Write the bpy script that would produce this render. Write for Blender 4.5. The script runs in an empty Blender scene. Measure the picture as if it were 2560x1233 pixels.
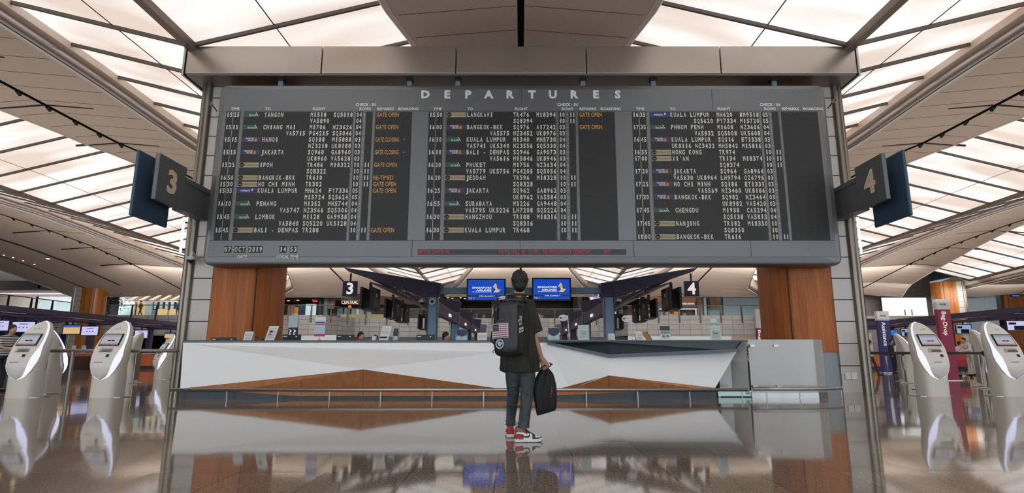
import bpy, math, random
from mathutils import Vector, Matrix, noise
scene = bpy.context.scene
C = bpy.context.collection
PI = math.pi
# ---------------------------------------------------------------- camera
FPX, CX, CY, TH, EYE = 1438.0, 1302.0, 616.5, math.radians(10.77), 0.87
cam_d = bpy.data.cameras.new('camera'); cam = bpy.data.objects.new('camera', cam_d); C.objects.link(cam)
cam.location = (0, 0, EYE); cam.rotation_euler = (PI/2 + TH, 0, 0)
cam_d.sensor_fit = 'HORIZONTAL'; cam_d.sensor_width = 36.0; cam_d.lens = 36.0*FPX/2560.0
cam_d.shift_x = -(CX-1280.0)/2560.0; cam_d.clip_end = 400
scene.camera = cam
cT, sT = math.cos(TH), math.sin(TH)
def _ray(u, v):
    a = (u-CX)/FPX; b = (CY-v)/FPX
    return a, cT-sT*b, sT+cT*b
def aY(u, v, Y):
    a, y, z = _ray(u, v); t = Y/y
    return Vector((a*t, Y, EYE+z*t))
def aX(u, v, X):
    a, y, z = _ray(u, v); t = X/a
    return Vector((X, y*t, EYE+z*t))
def gnd(u, v, Z=0.0):
    a, y, z = _ray(u, v); t = (Z-EYE)/z
    return Vector((a*t, y*t, Z))
# ---------------------------------------------------------------- world, exposure
UPL = .5
w = bpy.data.worlds.new('world'); scene.world = w; w.use_nodes = True
w.node_tree.nodes['Background'].inputs[0].default_value = (0.80, 0.90, 1.0, 1)
w.node_tree.nodes['Background'].inputs[1].default_value = 2.8
vs = scene.view_settings
vs.view_transform = 'Standard'; vs.look = 'None'; vs.exposure = 0.0; vs.gamma = 1.0; vs.use_curve_mapping = False
scene.cycles.max_bounces = 8; scene.cycles.diffuse_bounces = 4; scene.cycles.glossy_bounces = 4
scene.cycles.transparent_max_bounces = 12
# uplights washing the ceiling: on top of the check-in canopies, over the kiosks and in the entrance zone behind the camera
def uplight(name, loc, sx, sy, L_, col=(1, .93, .86)):
    d = bpy.data.lights.new(name, 'AREA'); d.shape = 'RECTANGLE'; d.size = sx; d.size_y = sy; d.energy = L_*sx*sy*PI; d.color = col
    o = bpy.data.objects.new(name, d); C.objects.link(o); o.location = loc; o.rotation_euler = (PI, 0, 0)
    return o
for nm, loc, sx, sy, L_ in (('entrance_fill', (0, -9, 2.6), 60, 14, UPL*.8), ('canopy_fill', (-4.6, 36, 4.8), 4, 28, UPL*.7), ('canopy_fill', (4.6, 36, 4.8), 4, 28, UPL*.7),
                            ('canopy_fill', (-30, 42, 4.4), 5, 24, UPL*2), ('canopy_fill', (30, 42, 4.4), 5, 24, UPL*2), ('hall_fill', (-17.5, 22, 2.8), 9, 18, UPL), ('hall_fill', (17.5, 22, 2.8), 9, 18, UPL)):
    uplight(nm, loc, sx, sy, L_)
# extra area lights, no real lamps, lifting the upper floor front and its walls
def tilted_fill(name, loc, sx, sy, L_, tilt, col=(1, .96, .92)):
    d = bpy.data.lights.new(name, 'AREA'); d.shape = 'RECTANGLE'; d.size = sx; d.size_y = sy; d.energy = L_*sx*sy*PI; d.color = col
    o = bpy.data.objects.new(name, d); C.objects.link(o); o.location = loc; o.rotation_euler = (tilt, 0, 0)
tilted_fill('wall_fill', (0, 49, 7.75), 70, 1.4, 11.0, math.radians(50))
tilted_fill('gallery_fill', (-51, 62, 7.3), 15, 1.0, 26.0, math.radians(50)); tilted_fill('gallery_fill', (-36, 61, 7.3), 8, 1.0, 9.0, math.radians(48)); tilted_fill('gallery_fill', (40, 54, 6.8), 24, 1.6, 5.0, math.radians(50)); tilted_fill('shop_front_fill', (0, 61, 8.6), 60, 1.0, 3.0, math.radians(50))
# ---------------------------------------------------------------- materials
MATS = {}
def lin(c):
    return tuple(((x/255.0)/12.92 if x/255.0 <= .04045 else ((x/255.0+.055)/1.055)**2.4) for x in c)
def mat(name, rgb, rough=.55, metal=0.0, emit=0.0, noise_s=0, noise_a=.12, bump=0.0, spec=None, ior=None):
    if name in MATS: return MATS[name]
    m = bpy.data.materials.new(name); m.use_nodes = True; nt = m.node_tree; N = nt.nodes; L = nt.links
    b = N['Principled BSDF']; c = lin(rgb) + (1,)
    b.inputs['Base Color'].default_value = c; b.inputs['Roughness'].default_value = rough; b.inputs['Metallic'].default_value = metal
    if ior: b.inputs['IOR'].default_value = ior
    if emit:
        b.inputs['Emission Color'].default_value = c; b.inputs['Emission Strength'].default_value = emit
    if noise_s:
        tc = N.new('ShaderNodeTexCoord'); n = N.new('ShaderNodeTexNoise'); n.inputs['Scale'].default_value = noise_s; n.inputs['Detail'].default_value = 4
        L.new(tc.outputs['Object'], n.inputs['Vector'])
        r = N.new('ShaderNodeValToRGB'); r.color_ramp.elements[0].position = .3; r.color_ramp.elements[1].position = .7
        r.color_ramp.elements[0].color = tuple(x*(1-noise_a) for x in c[:3]) + (1,)
        r.color_ramp.elements[1].color = tuple(min(1, x*(1+noise_a)) for x in c[:3]) + (1,)
        L.new(n.outputs['Fac'], r.inputs[0]); L.new(r.outputs[0], b.inputs['Base Color'])
        if bump:
            bp = N.new('ShaderNodeBump'); bp.inputs['Strength'].default_value = bump; bp.inputs['Distance'].default_value = .02
            L.new(n.outputs['Fac'], bp.inputs['Height']); L.new(bp.outputs[0], b.inputs['Normal'])
    MATS[name] = m
    return m
def glow(name, rgb, s=1.0):
    if name in MATS: return MATS[name]
    m = mat(name, rgb, .6, 0, s); m.node_tree.nodes['Principled BSDF'].inputs['Base Color'].default_value = (.02, .02, .02, 1)
    return m
def wood(name, a, bb, sc=1.0, rough=.32):
    m = bpy.data.materials.new(name); m.use_nodes = True; nt = m.node_tree; N = nt.nodes; L = nt.links; b = N['Principled BSDF']
    tc = N.new('ShaderNodeTexCoord'); mp = N.new('ShaderNodeMapping'); mp.inputs['Scale'].default_value = (7*sc, 7*sc, .35*sc)
    n = N.new('ShaderNodeTexNoise'); n.inputs['Scale'].default_value = 1.0; n.inputs['Detail'].default_value = 6; n.inputs['Roughness'].default_value = .65
    n2 = N.new('ShaderNodeTexNoise'); n2.inputs['Scale'].default_value = 9.0; n2.inputs['Detail'].default_value = 3
    mx = N.new('ShaderNodeMath'); mx.operation = 'ADD'; mu = N.new('ShaderNodeMath'); mu.operation = 'MULTIPLY'; mu.inputs[1].default_value = .18
    r = N.new('ShaderNodeValToRGB'); r.color_ramp.elements[0].position = .38; r.color_ramp.elements[1].position = .78
    r.color_ramp.elements[0].color = lin(a) + (1,); r.color_ramp.elements[1].color = lin(bb) + (1,)
    L.new(tc.outputs['Object'], mp.inputs[0]); L.new(mp.outputs[0], n.inputs['Vector']); L.new(mp.outputs[0], n2.inputs['Vector'])
    L.new(n2.outputs['Fac'], mu.inputs[0]); L.new(n.outputs['Fac'], mx.inputs[0]); L.new(mu.outputs[0], mx.inputs[1])
    L.new(mx.outputs[0], r.inputs[0]); L.new(r.outputs[0], b.inputs['Base Color']); b.inputs['Roughness'].default_value = rough
    return m
def glass(name, tint=(235, 245, 245), rough=0.02, alpha=.18, refl=.12):
    m = bpy.data.materials.new(name); m.use_nodes = True; nt = m.node_tree; N = nt.nodes; L = nt.links
    for n in list(N):
        if n.type != 'OUTPUT_MATERIAL': N.remove(n)
    out = [n for n in N if n.type == 'OUTPUT_MATERIAL'][0]
    t = N.new('ShaderNodeBsdfTransparent'); t.inputs[0].default_value = lin(tint) + (1,)
    g = N.new('ShaderNodeBsdfGlossy'); g.inputs['Roughness'].default_value = rough
    d = N.new('ShaderNodeBsdfDiffuse'); d.inputs[0].default_value = lin((232, 232, 230)) + (1,)
    m1 = N.new('ShaderNodeMixShader'); m1.inputs[0].default_value = alpha
    fr = N.new('ShaderNodeFresnel'); fr.inputs[0].default_value = 1.5
    m2 = N.new('ShaderNodeMixShader')
    L.new(t.outputs[0], m1.inputs[1]); L.new(d.outputs[0], m1.inputs[2]); L.new(fr.outputs[0], m2.inputs[0])
    L.new(m1.outputs[0], m2.inputs[1]); L.new(g.outputs[0], m2.inputs[2]); L.new(m2.outputs[0], out.inputs[0])
    return m
# ---------------------------------------------------------------- mesh helpers
_tc = {}
def text_geo(s, bold=0.0):
    k = (s, bold)
    if k in _tc: return _tc[k]
    cu = bpy.data.curves.new('t', 'FONT'); cu.body = s; cu.size = 1; cu.resolution_u = 2; cu.offset = bold
    o = bpy.data.objects.new('t', cu)
    me = o.to_mesh()
    vv = [(p.co.x, p.co.y) for p in me.vertices]; ff = [tuple(p.vertices) for p in me.polygons]
    o.to_mesh_clear(); bpy.data.objects.remove(o); bpy.data.curves.remove(cu)
    if vv:
        x0 = min(p[0] for p in vv); x1 = max(p[0] for p in vv)
    else: x0 = x1 = 0
    _tc[k] = (vv, ff, x0, x1)
    return _tc[k]
_h = text_geo('H', .0); CAP = max(p[1] for p in _h[0])
class M:
    def __init__(s): s.v = []; s.f = []; s.m = []
    def add(s, vs, fs, m=0):
        o = len(s.v); s.v += [tuple(p) for p in vs]; s.f += [tuple(i+o for i in f) for f in fs]; s.m += [m]*len(fs); return s
    def box(s, x0, x1, y0, y1, z0, z1, m=0):
        return s.add([(x0,y0,z0),(x1,y0,z0),(x1,y1,z0),(x0,y1,z0),(x0,y0,z1),(x1,y0,z1),(x1,y1,z1),(x0,y1,z1)],
                     [(0,3,2,1),(4,5,6,7),(0,1,5,4),(1,2,6,5),(2,3,7,6),(3,0,4,7)], m)
    def ob(s, c, sz, R=None, m=0):
        c = Vector(c); R = R or Matrix.Identity(3); p = []
        for dz in (-.5, .5):
            for dx, dy in ((-.5,-.5),(.5,-.5),(.5,.5),(-.5,.5)): p.append(c + R @ Vector((dx*sz[0], dy*sz[1], dz*sz[2])))
        return s.add(p, [(0,3,2,1),(4,5,6,7),(0,1,5,4),(1,2,6,5),(2,3,7,6),(3,0,4,7)], m)
    def ext(s, pts, vec, m=0):
        pts = [Vector(p) for p in pts]; vec = Vector(vec); n = len(pts)
        return s.add(pts + [p+vec for p in pts], [tuple(range(n))[::-1], tuple(range(n, 2*n))] + [(i, (i+1) % n, n+(i+1) % n, n+i) for i in range(n)], m)
    def quad(s, *p, m=0): return s.add(p, [tuple(range(len(p)))], m)
    def loft(s, rings, cap=True, m=0, closed=True):
        n = len(rings[0]); vs = [p for r in rings for p in r]; fs = []
        for i in range(len(rings)-1):
            for j in range(n if closed else n-1):
                k = (j+1) % n; fs.append((i*n+j, i*n+k, (i+1)*n+k, (i+1)*n+j))
        if cap and closed: fs += [tuple(range(n))[::-1], tuple((len(rings)-1)*n+j for j in range(n))]
        return s.add(vs, fs, m)
    def tube(s, path, r, n=8, m=0, cap=True):
        path = [Vector(p) for p in path]; rings = []
        rr = r if isinstance(r, (list, tuple)) else [r]*len(path)
        up = None
        for i, p in enumerate(path):
            d = (path[min(i+1, len(path)-1)] - path[max(i-1, 0)]).normalized()
            if up is None: up = Vector((0, 0, 1)) if abs(d.z) < .9 else Vector((1, 0, 0))
            a = d.cross(up).normalized(); b = a.cross(d).normalized(); up = b
            rings.append([p + a*math.cos(2*PI*j/n)*rr[i] + b*math.sin(2*PI*j/n)*rr[i] for j in range(n)])
        return s.loft(rings, cap, m)
    def ell(s, c, r, nu=16, nv=10, R=None, m=0):
        c = Vector(c); R = R or Matrix.Identity(3); vs = [c + R @ Vector((0, 0, -r[2]))]; fs = []
        for i in range(1, nv):
            t = -PI/2 + PI*i/nv
            for j in range(nu):
                a = 2*PI*j/nu; vs.append(c + R @ Vector((r[0]*math.cos(t)*math.cos(a), r[1]*math.cos(t)*math.sin(a), r[2]*math.sin(t))))
        vs.append(c + R @ Vector((0, 0, r[2]))); top = len(vs)-1
        for j in range(nu):
            k = (j+1) % nu; fs.append((0, 1+k, 1+j)); fs.append((top, 1+(nv-2)*nu+j, 1+(nv-2)*nu+k))
            for i in range(nv-2): fs.append((1+i*nu+j, 1+i*nu+k, 1+(i+1)*nu+k, 1+(i+1)*nu+j))
        return s.add(vs, fs, m)
    def cap(s, p0, p1, r0, r1, n=14, m=0):
        p0 = Vector(p0); p1 = Vector(p1); d = p1-p0; Ln = d.length; q = d.to_track_quat('Z', 'Y').to_matrix(); rings = []
        for i in range(5):
            t = -PI/2 + PI/2*(i+.25)/4.25; rings.append((r0*math.sin(t), r0*math.cos(t)))
        rings.append((0, r0)); rings.append((Ln, r1))
        for i in range(5):
            t = PI/2*(i+.9)/5.1; rings.append((Ln + r1*math.sin(t), r1*math.cos(t)))
        return s.loft([[p0 + q @ Vector((r*math.cos(2*PI*j/n), r*math.sin(2*PI*j/n), h)) for j in range(n)] for h, r in rings], True, m)
    def text(s, t, o, ux, uy, h, w=None, wf=None, align='L', bold=0.0, m=0, thick=0):
        """h = capital height; w = total width to fit; wf = width factor"""
        vv, ff, x0, x1 = text_geo(t, bold)
        if not vv: return s
        o = Vector(o); ux = Vector(ux).normalized(); uy = Vector(uy).normalized(); sc = h/CAP
        fx = sc*(wf or 1.0)
        if w: fx = w/(x1-x0)
        W = (x1-x0)*fx; off = {'L': 0, 'C': -W/2, 'R': -W}[align]
        P = [o + ux*((x-x0)*fx+off) + uy*(y*sc) for x, y in vv]
        if thick:
            n = ux.cross(uy)*thick; k = len(P); ed = {}
            for f in ff:
                for i in range(len(f)):
                    a, b = f[i], f[(i+1) % len(f)]
                    if (b, a) in ed: del ed[(b, a)]
                    else: ed[(a, b)] = 1
            s.add([p+n for p in P] + P, list(ff) + [(a, a+k, b+k, b) for a, b in ed], m)
        else: s.add(P, ff, m)
        return s
    def grid_text(s, t, o, ux, uy, h, pitch, cw, bold=.02, m=0):
        for i, ch in enumerate(t):
            if ch == ' ': continue
            vv, ff, x0, x1 = text_geo(ch, bold); ww = cw
            if ch in "1I'": ww = cw*(.5 if ch != "'" else .2)
            if ch == '-': ww = cw*.55
            s.text(ch, Vector(o)+Vector(ux)*(i*pitch+pitch/2), ux, uy, h, w=ww, align='C', bold=bold, m=m)
        return s
    def build(s, name, mats, parent=None, smooth=False, bevel=0, origin=None, sub=0, auto=None):
        me = bpy.data.meshes.new(name)
        vs = s.v
        if origin is not None: vs = [(p[0]-origin[0], p[1]-origin[1], p[2]-origin[2]) for p in vs]
        me.from_pydata(vs, [], s.f); me.update()
        mats = mats if isinstance(mats, (list, tuple)) else [mats]
        for m_ in mats: me.materials.append(m_)
        if len(mats) > 1: me.polygons.foreach_set('material_index', s.m)
        if smooth: me.polygons.foreach_set('use_smooth', [True]*len(me.polygons))
        o = bpy.data.objects.new(name, me); C.objects.link(o)
        if origin is not None and parent is None: o.location = origin
        if parent is not None: o.parent = parent
        if bevel:
            b = o.modifiers.new('b', 'BEVEL'); b.width = bevel; b.segments = 2; b.limit_method = 'ANGLE'; b.angle_limit = math.radians(40)
        if sub:
            b = o.modifiers.new('s', 'SUBSURF'); b.levels = sub; b.render_levels = sub
        if auto: 
            me.polygons.foreach_set('use_smooth', [True]*len(me.polygons)); me.set_sharp_from_angle(angle=math.radians(auto))
        return o
def thing(name, label, cat, loc=(0, 0, 0), rotz=0, group=None):
    o = bpy.data.objects.new(name, None); C.objects.link(o); o.empty_display_size = .1
    o.location = loc; o.rotation_euler = (0, 0, rotz); o['label'] = label; o['category'] = cat
    if group: o['group'] = group
    return o
def tag(o, label, cat, group=None, kind=None):
    o['label'] = label; o['category'] = cat
    if group: o['group'] = group
    if kind: o['kind'] = kind
    return o
def struct(o, label, cat):
    o['kind'] = 'structure'; o['label'] = label; o['category'] = cat; return o
def dup(root, loc, rotz=None, label=None, group=None, scale=None):
    def rec(o, p):
        c = o.copy(); C.objects.link(c); c.parent = p
        for g in list(o.children): rec(g, c)
        return c
    r = rec(root, None); r.location = loc
    if rotz is not None: r.rotation_euler = (0, 0, rotz)
    if label: r['label'] = label
    if group: r['group'] = group
    if scale: r.scale = scale
    return r
def ip(T, y):
    if y <= T[0][0]: return T[0][1]
    for (a, b), (c_, d) in zip(T, T[1:]):
        if y <= c_: return b+(d-b)*(y-a)/(c_-a)
    return T[-1][1]
def remesh(m, name, mats, parent, voxel=.006, smooth=4, origin=None):
    """closed overlapping solids fused into one continuous skin"""
    o = m.build('tmp', mats, None)
    r = o.modifiers.new('r', 'REMESH'); r.mode = 'VOXEL'; r.voxel_size = voxel
    if smooth:
        q = o.modifiers.new('q', 'SMOOTH'); q.factor = .5; q.iterations = smooth
    dg = bpy.context.evaluated_depsgraph_get(); dg.update()
    me = bpy.data.meshes.new_from_object(o.evaluated_get(dg)); me.name = name
    bpy.data.objects.remove(o)
    if origin is not None: me.transform(Matrix.Translation(-Vector(origin)))
    me.polygons.foreach_set('use_smooth', [True]*len(me.polygons))
    if not me.materials: me.materials.append(mats if not isinstance(mats, (list, tuple)) else mats[0])
    n = bpy.data.objects.new(name, me); C.objects.link(n)
    if parent is not None: n.parent = parent
    return n
# shared materials
steel = mat('brushed_metal', (168, 168, 166), .32, .9)
darkmet = mat('dark_metal', (58, 62, 66), .4, .6)
black = mat('black_plastic', (18, 18, 20), .45)
white = mat('white_paint', (215, 216, 214), .5)
ink = mat('black_ink', (25, 25, 30), .7)
# ================================================================ FLOOR
def floor_mat():
    m = bpy.data.materials.new('polished_granite'); m.use_nodes = True; nt = m.node_tree; N = nt.nodes; L = nt.links; b = N['Principled BSDF']
    tc = N.new('ShaderNodeTexCoord'); mp = N.new('ShaderNodeMapping')
    mp.inputs['Rotation'].default_value = (0, 0, math.radians(-.75)); mp.inputs['Location'].default_value = (.125, -5.40+7.8, 0)
    L.new(tc.outputs['Object'], mp.inputs[0])
    br = N.new('ShaderNodeTexBrick'); br.offset = 0; br.inputs['Scale'].default_value = 1; br.inputs['Brick Width'].default_value = .65
    br.inputs['Row Height'].default_value = .78; br.inputs['Mortar Size'].default_value = .0035; br.inputs['Mortar Smooth'].default_value = 0
    br.inputs['Color1'].default_value = lin((136, 127, 118)) + (1,); br.inputs['Color2'].default_value = lin((120, 111, 103)) + (1,); br.inputs['Mortar'].default_value = (.015, .014, .013, 1)
    L.new(mp.outputs[0], br.inputs['Vector'])
    n = N.new('ShaderNodeTexNoise'); n.inputs['Scale'].default_value = 62; n.inputs['Detail'].default_value = 3; n.inputs['Roughness'].default_value = .8
    L.new(tc.outputs['Object'], n.inputs['Vector'])
    r = N.new('ShaderNodeValToRGB'); r.color_ramp.elements[0].position = .36; r.color_ramp.elements[1].position = .64
    r.color_ramp.elements[0].color = (.22, .2, .18, 1); r.color_ramp.elements[1].color = (1.75, 1.7, 1.6, 1)
    L.new(n.outputs['Fac'], r.inputs[0])
    mx = N.new('ShaderNodeMix'); mx.data_type = 'RGBA'; mx.blend_type = 'MULTIPLY'; mx.inputs[0].default_value = 1
    L.new(br.outputs['Color'], mx.inputs[6]); L.new(r.outputs[0], mx.inputs[7]); L.new(mx.outputs[2], b.inputs['Base Color'])
    # every slab is laid a hair off level
    dv = N.new('ShaderNodeVectorMath'); dv.operation = 'DIVIDE'; dv.inputs[1].default_value = (.65, .78, 1); L.new(mp.outputs[0], dv.inputs[0])
    fl = N.new('ShaderNodeVectorMath'); fl.operation = 'FLOOR'; L.new(dv.outputs[0], fl.inputs[0])
    wn = N.new('ShaderNodeTexWhiteNoise'); wn.noise_dimensions = '3D'; L.new(fl.outputs[0], wn.inputs['Vector'])
    sb = N.new('ShaderNodeVectorMath'); sb.operation = 'SUBTRACT'; sb.inputs[1].default_value = (.5, .5, .5); L.new(wn.outputs['Color'], sb.inputs[0])
    sc = N.new('ShaderNodeVectorMath'); sc.operation = 'MULTIPLY'; sc.inputs[1].default_value = (.0045, .0022, 0); L.new(sb.outputs[0], sc.inputs[0])
    ge = N.new('ShaderNodeNewGeometry'); ad = N.new('ShaderNodeVectorMath'); ad.operation = 'ADD'; L.new(ge.outputs['Normal'], ad.inputs[0]); L.new(sc.outputs[0], ad.inputs[1])
    no = N.new('ShaderNodeVectorMath'); no.operation = 'NORMALIZE'; L.new(ad.outputs[0], no.inputs[0]); L.new(no.outputs[0], b.inputs['Normal'])
    b.inputs['Roughness'].default_value = .055; b.inputs['IOR'].default_value = 1.75
    return m
struct(M().box(-75, 75, -24, 90, -.3, 0).build('floor', floor_mat()), 'polished speckled brown granite slab floor of the departure hall', 'floor')
# ================================================================ CEILING
G = [(-34.0, 9.69), (22.67, 9.69), (24.93, 9.86), (36.27, 10.0), (39.89, 9.82), (44.65, 9.44), (49.07, 8.87), (53.15, 8.19), (58.93, 7.14)]  # leaf and skylight tables traced from image pixels, then scaled about the camera
S = [(-34.0, 8.78), (13.6, 8.78), (27.2, 9.06), (43.07, 8.78), (47.6, 8.38), (56.1, 7.82), (62.33, 7.36)]
W0 = [(-24, 3.5), (6, 3.6), (12.66, 3.48), (14.73, 3.03), (18.13, 2.49), (24.93, 2.15), (34.0, 2.27), (43.07, 3.06), (49.87, 4.08), (54.97, 5.84), (58.93, 7.71)]
W1i = [(17.0, 3.4), (23.46, 3.06), (29.47, 2.49), (36.27, 2.27), (43.07, 2.72), (49.87, 3.51), (55.99, 5.21), (58.93, 7.71)]
W1o = [(11.33, 2.95), (15.87, 2.15), (19.27, 1.7), (21.53, 1.36), (26.07, 1.17), (31.73, 1.36), (38.53, 2.04), (45.33, 2.83), (49.87, 3.51), (55.99, 5.16), (58.93, 7.71)]
W2i = [(22.67, 3.4), (32.87, 3.29), (38.08, 2.83), (43.97, 2.95), (50.32, 4.31), (55.53, 5.67), (58.93, 7.71)]
R2i = [(22.67, 4.08), (32.41, 4.31), (39.67, 3.85), (48.73, 4.42), (55.53, 5.67), (58.93, 7.71)]
R2o = [(24, 1.3), (29.47, 0.91), (38.42, 0.68), (43.07, 1.59), (47.03, 2.38), (55.31, 3.51), (58.93, 5.1)]
R3i = [(24, 3.6), (45.33, 4.53), (52.13, 4.99), (56.44, 7.37), (58.93, 7.71)]
leaf_m = mat('matt_beige_ceiling_panel', (222, 204, 190), .6, 0, 0, 40, .06)
lip_m = mat('pale_ceiling_lip', (226, 220, 214), .35)
gut_m = mat('satin_gutter_metal', (170, 160, 158), .3, .75)
groove_m = mat('dark_groove', (24, 23, 24), .7)
seam_m = mat('panel_seam', (96, 90, 86), .8)
K = 17.0
def zl(cx, X, Y):               # underside of a leaf: highest along its groove
    return ip(G, Y) - .28*min(1.2, abs(X-cx)/3.2)
def leaf(cx, Li, Ri, label, y0=-24, y1=58.9):
    root = thing('ceiling', label, 'ceiling', (0, 0, 0)); root['kind'] = 'structure'
    ys = [y0 + (y1-y0)*i/60 for i in range(61)]; m = M(); rows = []
    for Y in ys:
        a = cx-ip(Li, Y); b = cx+ip(Ri, Y)
        rows.append([(X, Y, zl(cx, X, Y)) for X in (a, a+.22, (a+cx)/2, cx-.09)] + [(X, Y, zl(cx, X, Y)) for X in (cx+.09, (b+cx)/2, b-.22, b)])
    vs = [p for r in rows for p in r]; fs = []
    for i in range(60):
        for j in (0, 1, 2, 4, 5, 6): fs.append((i*8+j, i*8+j+1, (i+1)*8+j+1, (i+1)*8+j))
    m.add(vs, fs); nv = len(vs)
    m.add([(x, y, z+.12) for x, y, z in vs], [tuple(reversed(f)) for f in fs])
    m.build('panel_field', leaf_m, root)
    g = M(); g.loft([[(cx-.1, Y, ip(G, Y)), (cx-.1, Y, ip(G, Y)+.35), (cx+.1, Y, ip(G, Y)+.35), (cx+.1, Y, ip(G, Y))] for Y in ys], False, 0, False)
    g.build('groove', groove_m, root)
    se = M(); k = 0; Y = y0+1
    while Y < y1-1:
        for a, b in ((cx-ip(Li, Y)+.22, cx-.12), (cx+.12, cx+ip(Ri, Y)-.22)):
            se.add([(a, Y, zl(cx, a, Y)-.006), (b, Y, zl(cx, b, Y)-.006), (b, Y+.018, zl(cx, b, Y+.02)-.006), (a, Y+.018, zl(cx, a, Y+.02)-.006)], [(0, 3, 2, 1)])
        Y += 1.1
    se.build('panel_seams', seam_m, root)
    for sgn, T in ((-1, Li), (1, Ri)):
        li = M(); gu = M(); fa = M()
        P = [(cx+sgn*ip(T, Y), Y) for Y in ys]
        li.loft([[(x, y, zl(cx, x, y)-.03), (x-sgn*.09, y, zl(cx, x, y)-.03), (x-sgn*.09, y, zl(cx, x, y)+.03), (x, y, zl(cx, x, y)+.03)] for x, y in P])
        gu.loft([[(x+sgn*(.02+.15*math.sin(t)), y, zl(cx, x, y)+.2-.16*math.cos(t)) for t in [PI*q/8 for q in range(9)]] for x, y in P], False, 0, False)
        fa.loft([[(x+sgn*.03, y, zl(cx, x, y)+.34), (x+sgn*.26, y, zl(cx, x, y)+.40), (x+sgn*.26, y, zl(cx, x, y)+1.5)] for x, y in P], False, 0, False)
        li.build('edge_lip', lip_m, root); gu.build('edge_gutter', gut_m, root, smooth=True); fa.build('edge_fascia', leaf_m, root)
    return root
leaf(0, W0, W0, 'beige ceiling band over the middle of the departures board, dark groove along it')
leaf(-K, W1o, W1i, 'beige ceiling band just left of the departures board with dark groove')
leaf(K, W1i, W1o, 'beige ceiling band just right of the departures board with dark groove')
SOL = [(-24, 12), (22, 12), (40, 12), (59, 12)]
leaf(-2*K, SOL, W2i, 'wide beige ceiling over the far left of the hall, second from the board')
leaf(2*K, R2i, R2o, 'second beige ceiling band to the right of the board, above the lit wall screen')
leaf(3*K, R3i, SOL, 'outermost beige ceiling band at the far right edge')
# transverse slots and spotlights in the grooves
slot = M()
def slots(cx, ylist, hw):
    root = thing('slot_light_track', 'dark slots crossing the ceiling band %s' % {0: 'above the counter behind the board', -1: 'left of the number 3 sign', 1: 'right of the number 4 sign', -2: 'at the far left of the hall', 2: 'at the far right of the hall'}[round(cx/K)], 'ceiling track', (cx, ylist[0], ip(G, ylist[0])))
    lc = root.location
    for Y in ylist:
        s = M()
        for sg in (-1, 1):
            a = cx+sg*.1; b = cx+sg*hw
            s.add([(a, Y, zl(cx, a, Y)-.012), (b, Y, zl(cx, b, Y)-.012), (b, Y+.07, zl(cx, b, Y)-.012), (a, Y+.11, zl(cx, a, Y)-.012),
                   (a, Y, zl(cx, a, Y)+.05), (b, Y, zl(cx, b, Y)+.05), (b, Y+.07, zl(cx, b, Y)+.05), (a, Y+.11, zl(cx, a, Y)+.05)], [(0, 1, 2, 3), (4, 5, 6, 7), (0, 1, 5, 4), (2, 3, 7, 6), (1, 2, 6, 5)])
        s.build('slot', groove_m, root, origin=lc)
    for i in range(len(ylist)*3-2):
        Y = ylist[0] + (ylist[-1]-ylist[0])*i/(len(ylist)*3-3); z = ip(G, Y)
        s = M(); s.tube([(cx, Y, z+.1), (cx, Y, z-.04)], .05, 8); s.tube([(cx, Y-.06, z-.03), (cx, Y+.1, z-.12)], .06, 10)
        s.build('spotlight', black, root, origin=lc)
slots(-K, [15.6, 19.2, 23.0, 27], 1.75); slots(K, [15.6, 19.2, 23.0, 27], 1.75)
slots(-2*K, [36, 40.5, 45, 49.5], 2.6); slots(2*K, [36, 40.5, 45, 49.5], 2.6)
slots(0, [38, 44.5], 2.6); 
# luminous skylights: V section hanging to a spine
def sky_mat():
    m = bpy.data.materials.new('backlit_stretched_ceiling'); m.use_nodes = True; nt = m.node_tree; N = nt.nodes; L = nt.links; b = N['Principled BSDF']
    tc = N.new('ShaderNodeTexCoord'); mp = N.new('ShaderNodeMapping'); mp.inputs['Scale'].default_value = (.16, .5, .2); L.new(tc.outputs['Object'], mp.inputs[0])
    n = N.new('ShaderNodeTexNoise'); n.inputs['Scale'].default_value = 1.5; n.inputs['Detail'].default_value = 1; L.new(mp.outputs[0], n.inputs['Vector'])
    r = N.new('ShaderNodeValToRGB'); r.color_ramp.elements[0].position = .36; r.color_ramp.elements[1].position = .62
    r.color_ramp.elements[0].color = lin((226, 206, 192)) + (1,); r.color_ramp.elements[1].color = (1.0, .985, .96, 1)
    L.new(n.outputs['Fac'], r.inputs[0]); L.new(r.outputs[0], b.inputs['Emission Color']); b.inputs['Emission Strength'].default_value = SKYE
    b.inputs['Base Color'].default_value = (.3, .3, .3, 1)
    return m
SKYE = 1.0
skm = sky_mat(); bar_m = mat('brown_grey_glazing_bar', (92, 84, 80), .5, .2); spine_m = mat('bronze_spine', (124, 108, 98), .4, .5)
Y0B, PB = 13.6, 2.074
S1 = [(-34.0, 8.78), (13.6, 8.78), (27.2, 8.8), (40, 8.25), (46.4, 7.91), (52.4, 7.63), (58, 7.35)]
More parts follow.
